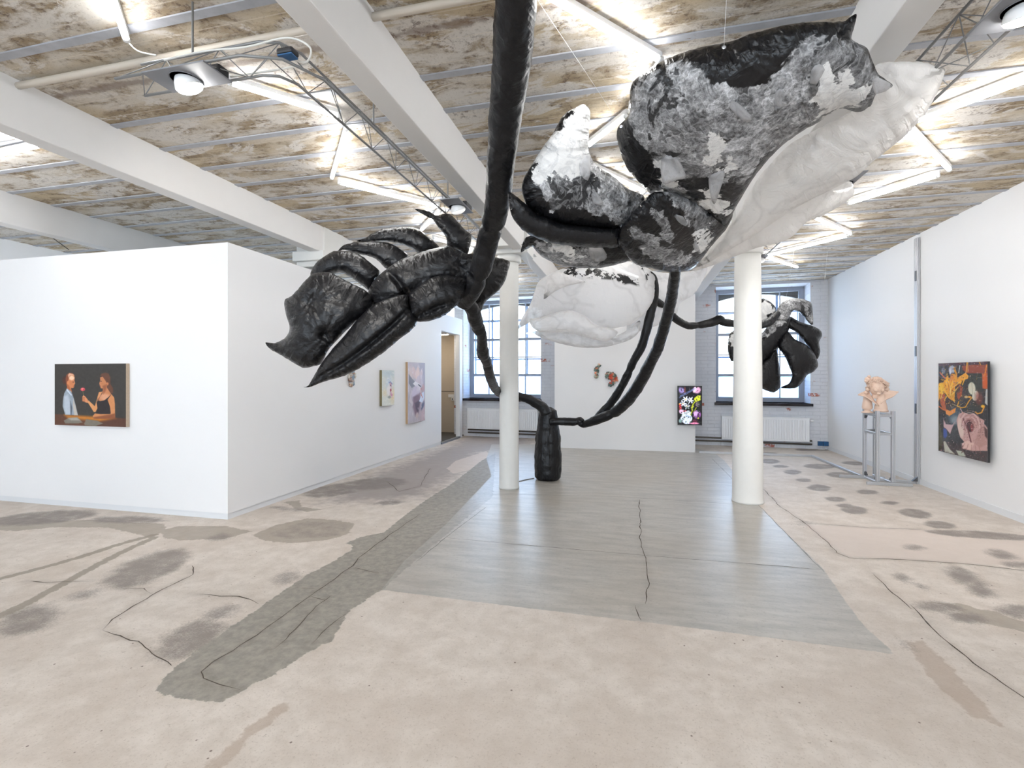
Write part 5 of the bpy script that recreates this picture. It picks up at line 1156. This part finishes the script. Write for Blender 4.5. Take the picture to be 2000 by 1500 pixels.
P3 = plane3((1275, 390, 3.45), (1140, 210, 3.15), (1020, 380, 3.3))
pg(c2((38,740),(45,700),(62,668),(110,590),(160,520),(200,450),(240,425),(278,406),(305,432),(302,500),(300,580),(325,640),(400,690),(450,735),(515,765),(512,800),(480,835),(430,885),(390,897),(280,885),(180,872),(100,842),(55,800)), P3, .22, 33, gathers=[(1250, 385, .2)],
   tissue_z=[c2((100,600),(300,560),(330,640),(520,760),(430,880),(330,830),(260,800),(160,820),(100,700))], paper_z=[c2((60,680),(110,590),(160,520),(200,450),(240,425),(278,395),(320,432),(310,560),(280,640),(230,700),(120,690))], label='black lobe with a white tissue tip')
P4 = plane3((995, 380, 3.2), (1210, 480, 3.55), (1205, 430, 3.45))
pg(c2((-15,750),(40,785),(100,835),(180,865),(280,880),(390,890),(425,880),(415,962),(360,968),(270,965),(150,948),(60,912),(15,870),(-5,830)), P4, .14, 34, mat=M_black)
P5 = plane3((1020, 490, 3.75), (1235, 505, 3.85), (1100, 520, 3.95))
pg(c2((34,985),(50,932),(90,918),(150,945),(270,955),(360,960),(425,955),(500,1000),(440,1025),(330,1048),(200,1038),(120,1005),(80,965),(60,972)), P5, .13, 35, tissue_z=[c2((80,940),(230,950),(330,960),(340,1030),(200,1040),(100,1000))], paper_z=[c2((150,950),(250,960),(290,1010),(200,1000))])
PW = plane3((1840, 130, 2.52), (1345, 535, 4.15), (1430, 260, 3.05))
pg(c2((1692,270),(1650,255),(1590,241),(1430,250),(1400,330),(1330,430),(1200,500),(1090,560),(1010,640),(960,700),(900,800),(840,900),(760,1000),(680,1055),(760,1030),(860,970),(960,910),(1050,850),(1130,800),(1240,745),(1345,690),(1400,640),(1450,600),(1530,535),(1610,450),(1664,355)), PW, .20, 36, mat=M_tissue, label='long white tissue petal', ds=.024, gathers=[(1560, 250, .3), (1350, 520, .6), (1700, 130, .25)], pucker=1.0)
PW2 = plane3((1660, 370, 3.6), (1345, 535, 4.3), (1400, 450, 4.0))
pg(c2((1310,695),(1338,750),(1300,792),(1220,840),(1150,868),(1100,920),(1050,945),(950,970),(850,1010),(760,1045),(690,1055),(780,960),(870,860),(960,760),(1080,680),(1180,630),(1300,610),(1290,660)), PW2, .16, 37, mat=M_tissue, label='lower white tissue petal with black flecks', ds=.026,
   tissue_z=[c2((1120,740),(1140,690),(1220,655),(1230,690),(1200,740),(1150,755)), c2((1010,825),(1080,785),(1150,770),(1090,800),(1020,830)), c2((700,1040),(760,1000),(740,1030))])
# loose scraps of thin tissue stuck on the black fabric
M_scrap = tissue('loose_tissue_scrap', (244, 244, 246), .38)
def lift(pl, d_): return lambda px, py: (lambda q: q - (q - EYE).normalized() * d_)(pl(px, py))
for i, (o_, pl, d_) in enumerate(((c2((585,620),(645,616),(680,690),(645,702),(590,716)), PB, .27), (c2((632,842),(668,846),(690,890),(722,950),(738,992),(712,975),(690,930),(652,890)), PB2, .20), (c2((770,690),(830,670),(815,735),(790,800),(775,760)), PB, .24),
        (c2((262,640),(300,598),(306,680),(284,720),(272,690)), P3, .2), (c2((300,712),(325,740),(358,798),(318,792)), P3, .2), (c2((1406,312),(1428,302),(1486,335),(1422,368)), PB, .10), (c2((1168,275),(1200,250),(1222,270),(1190,330),(1165,370)), PB, .22), (c2((860,390),(880,400),(940,460),(900,470),(850,420)), PB, .31), (c2((1030,360),(1058,350),(1050,420),(1025,440)), PB, .27), (c2((300,955),(345,960),(372,1000),(350,1022),(310,1015)), P5, .13))):
    pillow('tissue_scrap', o_, lift(pl, d_), .008, M_scrap, FG, ds=.02, seed=70 + i, pucker=.5)
# --- white flower behind
wt = [cw((490,790),(560,770),(700,790),(800,800),(900,840),(1020,860),(1160,900),(1180,990),(1080,960),(1040,970),(960,930),(800,920),(640,900),(550,910)), cw((1060,750),(1200,770),(1300,850),(1290,930),(1220,940),(1210,850))]
FW = pillow('flower', cw((140,1335),(150,1290),(185,1220),(250,1110),(300,960),(345,900),(480,830),(600,800),(760,790),(950,780),(1070,750),(1200,780),(1290,830),(1330,900),(1320,1060),(1250,1180),(1120,1290),(950,1330),(800,1290),(720,1220),(600,1175),(480,1190),(330,1240),(220,1290)), flat(6.2, 0, .15, 1150, 560), .33, M_thin, tree, ds=.034, seed=41, tissue_z=wt, label='white tissue flower hanging behind the big one', pucker=.5, gathers=[(1275, 545, .5)])
pw = lambda o_, pl, T, sd, **k_: pillow('petal', o_, pl, T, M_thin, FW, seed=sd, ds=.034, pucker=.5, **k_)
pw(cw((240,1250),(330,1235),(480,1190),(600,1180),(720,1225),(800,1300),(950,1330),(1000,1370),(900,1440),(700,1400),(540,1360),(330,1360),(255,1310)), flat(6.0), .2, 42)
pw(cw((258,1362),(330,1350),(540,1355),(760,1380),(960,1400),(1100,1330),(1190,1260),(1180,1360),(1100,1430),(900,1488),(700,1497),(500,1460),(340,1410)), flat(6.3), .2, 43)
pw(cw((1250,830),(1400,850),(1560,845),(1765,798),(1740,900),(1650,1040),(1540,1110),(1500,1215),(1380,1290),(1200,1350),(1080,1380),(1100,1250),(1230,1150),(1310,1020),(1310,900)), flat(6.5), .2, 44)
pw(cw((362,1075),(400,880),(480,840),(600,880),(720,930),(620,950),(520,980),(430,1030)), flat(5.85), .07, 45)
# --- black flower at the right window
rt = [cr_((640,420),(700,330),(800,300),(930,330),(930,500),(860,470),(780,420),(720,500),(560,620),(500,560),(600,480))]
FR = pillow('flower', cr_((500,640),(560,560),(620,490),(690,450),(765,445),(760,520),(735,590),(690,660),(640,720),(560,790),(500,800),(480,720)), flat(7.5), .2, M_mixed, tree, ds=.028, seed=51, tissue_z=rt, label='black flower hanging before the right window')
pr_ = lambda o_, d, T, sd, mat=M_mixed, **k_: pillow('petal', o_, flat(d), T, mat, FR, seed=sd, ds=.028, **k_)
pr_(cr_((650,440),(690,350),(760,315),(840,312),(905,335),(925,370),(930,500),(902,492),(865,450),(820,408),(780,402),(768,430),(735,480),(680,475)), 7.45, .13, 52, tissue_z=[cr_((600,480),(680,300),(960,300),(940,510),(880,480),(820,400),(740,520))])
pr_(cr_((755,440),(830,480),(920,510),(980,540),(997,580),(975,630),(983,700),(965,752),(938,762),(925,705),(890,660),(850,610),(800,555),(745,520)), 7.55, .14, 53, mat=M_black)
pr_(cr_((735,550),(800,610),(880,650),(940,715),(968,800),(930,850),(890,870),(850,925),(800,968),(692,965),(755,930),(775,870),(750,800),(720,730),(675,660)), 7.4, .17, 54, mat=M_black)
pr_(cr_((545,790),(600,740),(655,680),(672,720),(682,800),(692,950),(640,1000),(560,975),(500,960),(480,880)), 7.45, .17, 55, mat=M_black)
pr_(cr_((440,380),(520,330),(565,310),(620,335),(660,385),(640,440),(560,500),(480,510),(420,460)), 7.6, .12, 56, paper_z=[cr_((420,360),(600,330),(650,400),(560,500),(420,500))], label='petal of white tissue with black flecks')
pr_(cr_((305,650),(325,560),(400,540),(460,600),(440,720),(360,765),(330,770),(308,710)), 7.7, .13, 57, paper_z=[cr_((310,620),(330,550),(420,560),(380,660),(330,660))])

# ---- nylon lines that hold the flowers
def wire(a, b, lab):
    props(MB().tube([a, b], .0011, 5).build('hanging_line', M_wire, smooth=True), lab, 'wire', 'nylon lines holding the flowers')
wire(atz(1050, 0, 3.45), atd(1195, 218, 3.2), 'nylon line right of the thick stem reaching the big flower')
def upw(px, py, d, top): q = atd(px, py, d); return q, Vector((q.x + top[0], q.y + top[1], ZC))
for (px, py, d, top, lab) in ((1414, 92, 2.36, (.02, 0), 'nylon line on the top rim of the big black flower'), (832, 408, 4.7, (-.05, .1), 'nylon line on the upright petal tip of the left black flower'), (1600, 655, 7.5, (.12, 0), 'nylon line on the right rim of the far black flower'),
                             (1535, 585, 7.5, (.15, .1), 'nylon line on the top of the far black flower'), (1040, 545, 6.2, (-.2, .1), 'nylon line on the left of the white flower'), (1375, 525, 6.5, (.3, .2), 'nylon line on the right of the white flower')):
    a_, b_ = upw(px, py, d, top); wire(a_, b_, lab)
wire(atz(157, 347, 3.44), atd(372, 476, 7.4), 'long nylon line slanting across the left ceiling bay')
for (px, py, d) in ((1414, 92, 2.33), (1213, 247, 2.85)):
    q = atd(px, py, d - .01); MB().lathe(q, [(.006, -.002), (.010, 0), (.006, .002)], 12, Matrix.Rotation(1.4, 3, 'X')).build('eyelet', M_alu, FG)
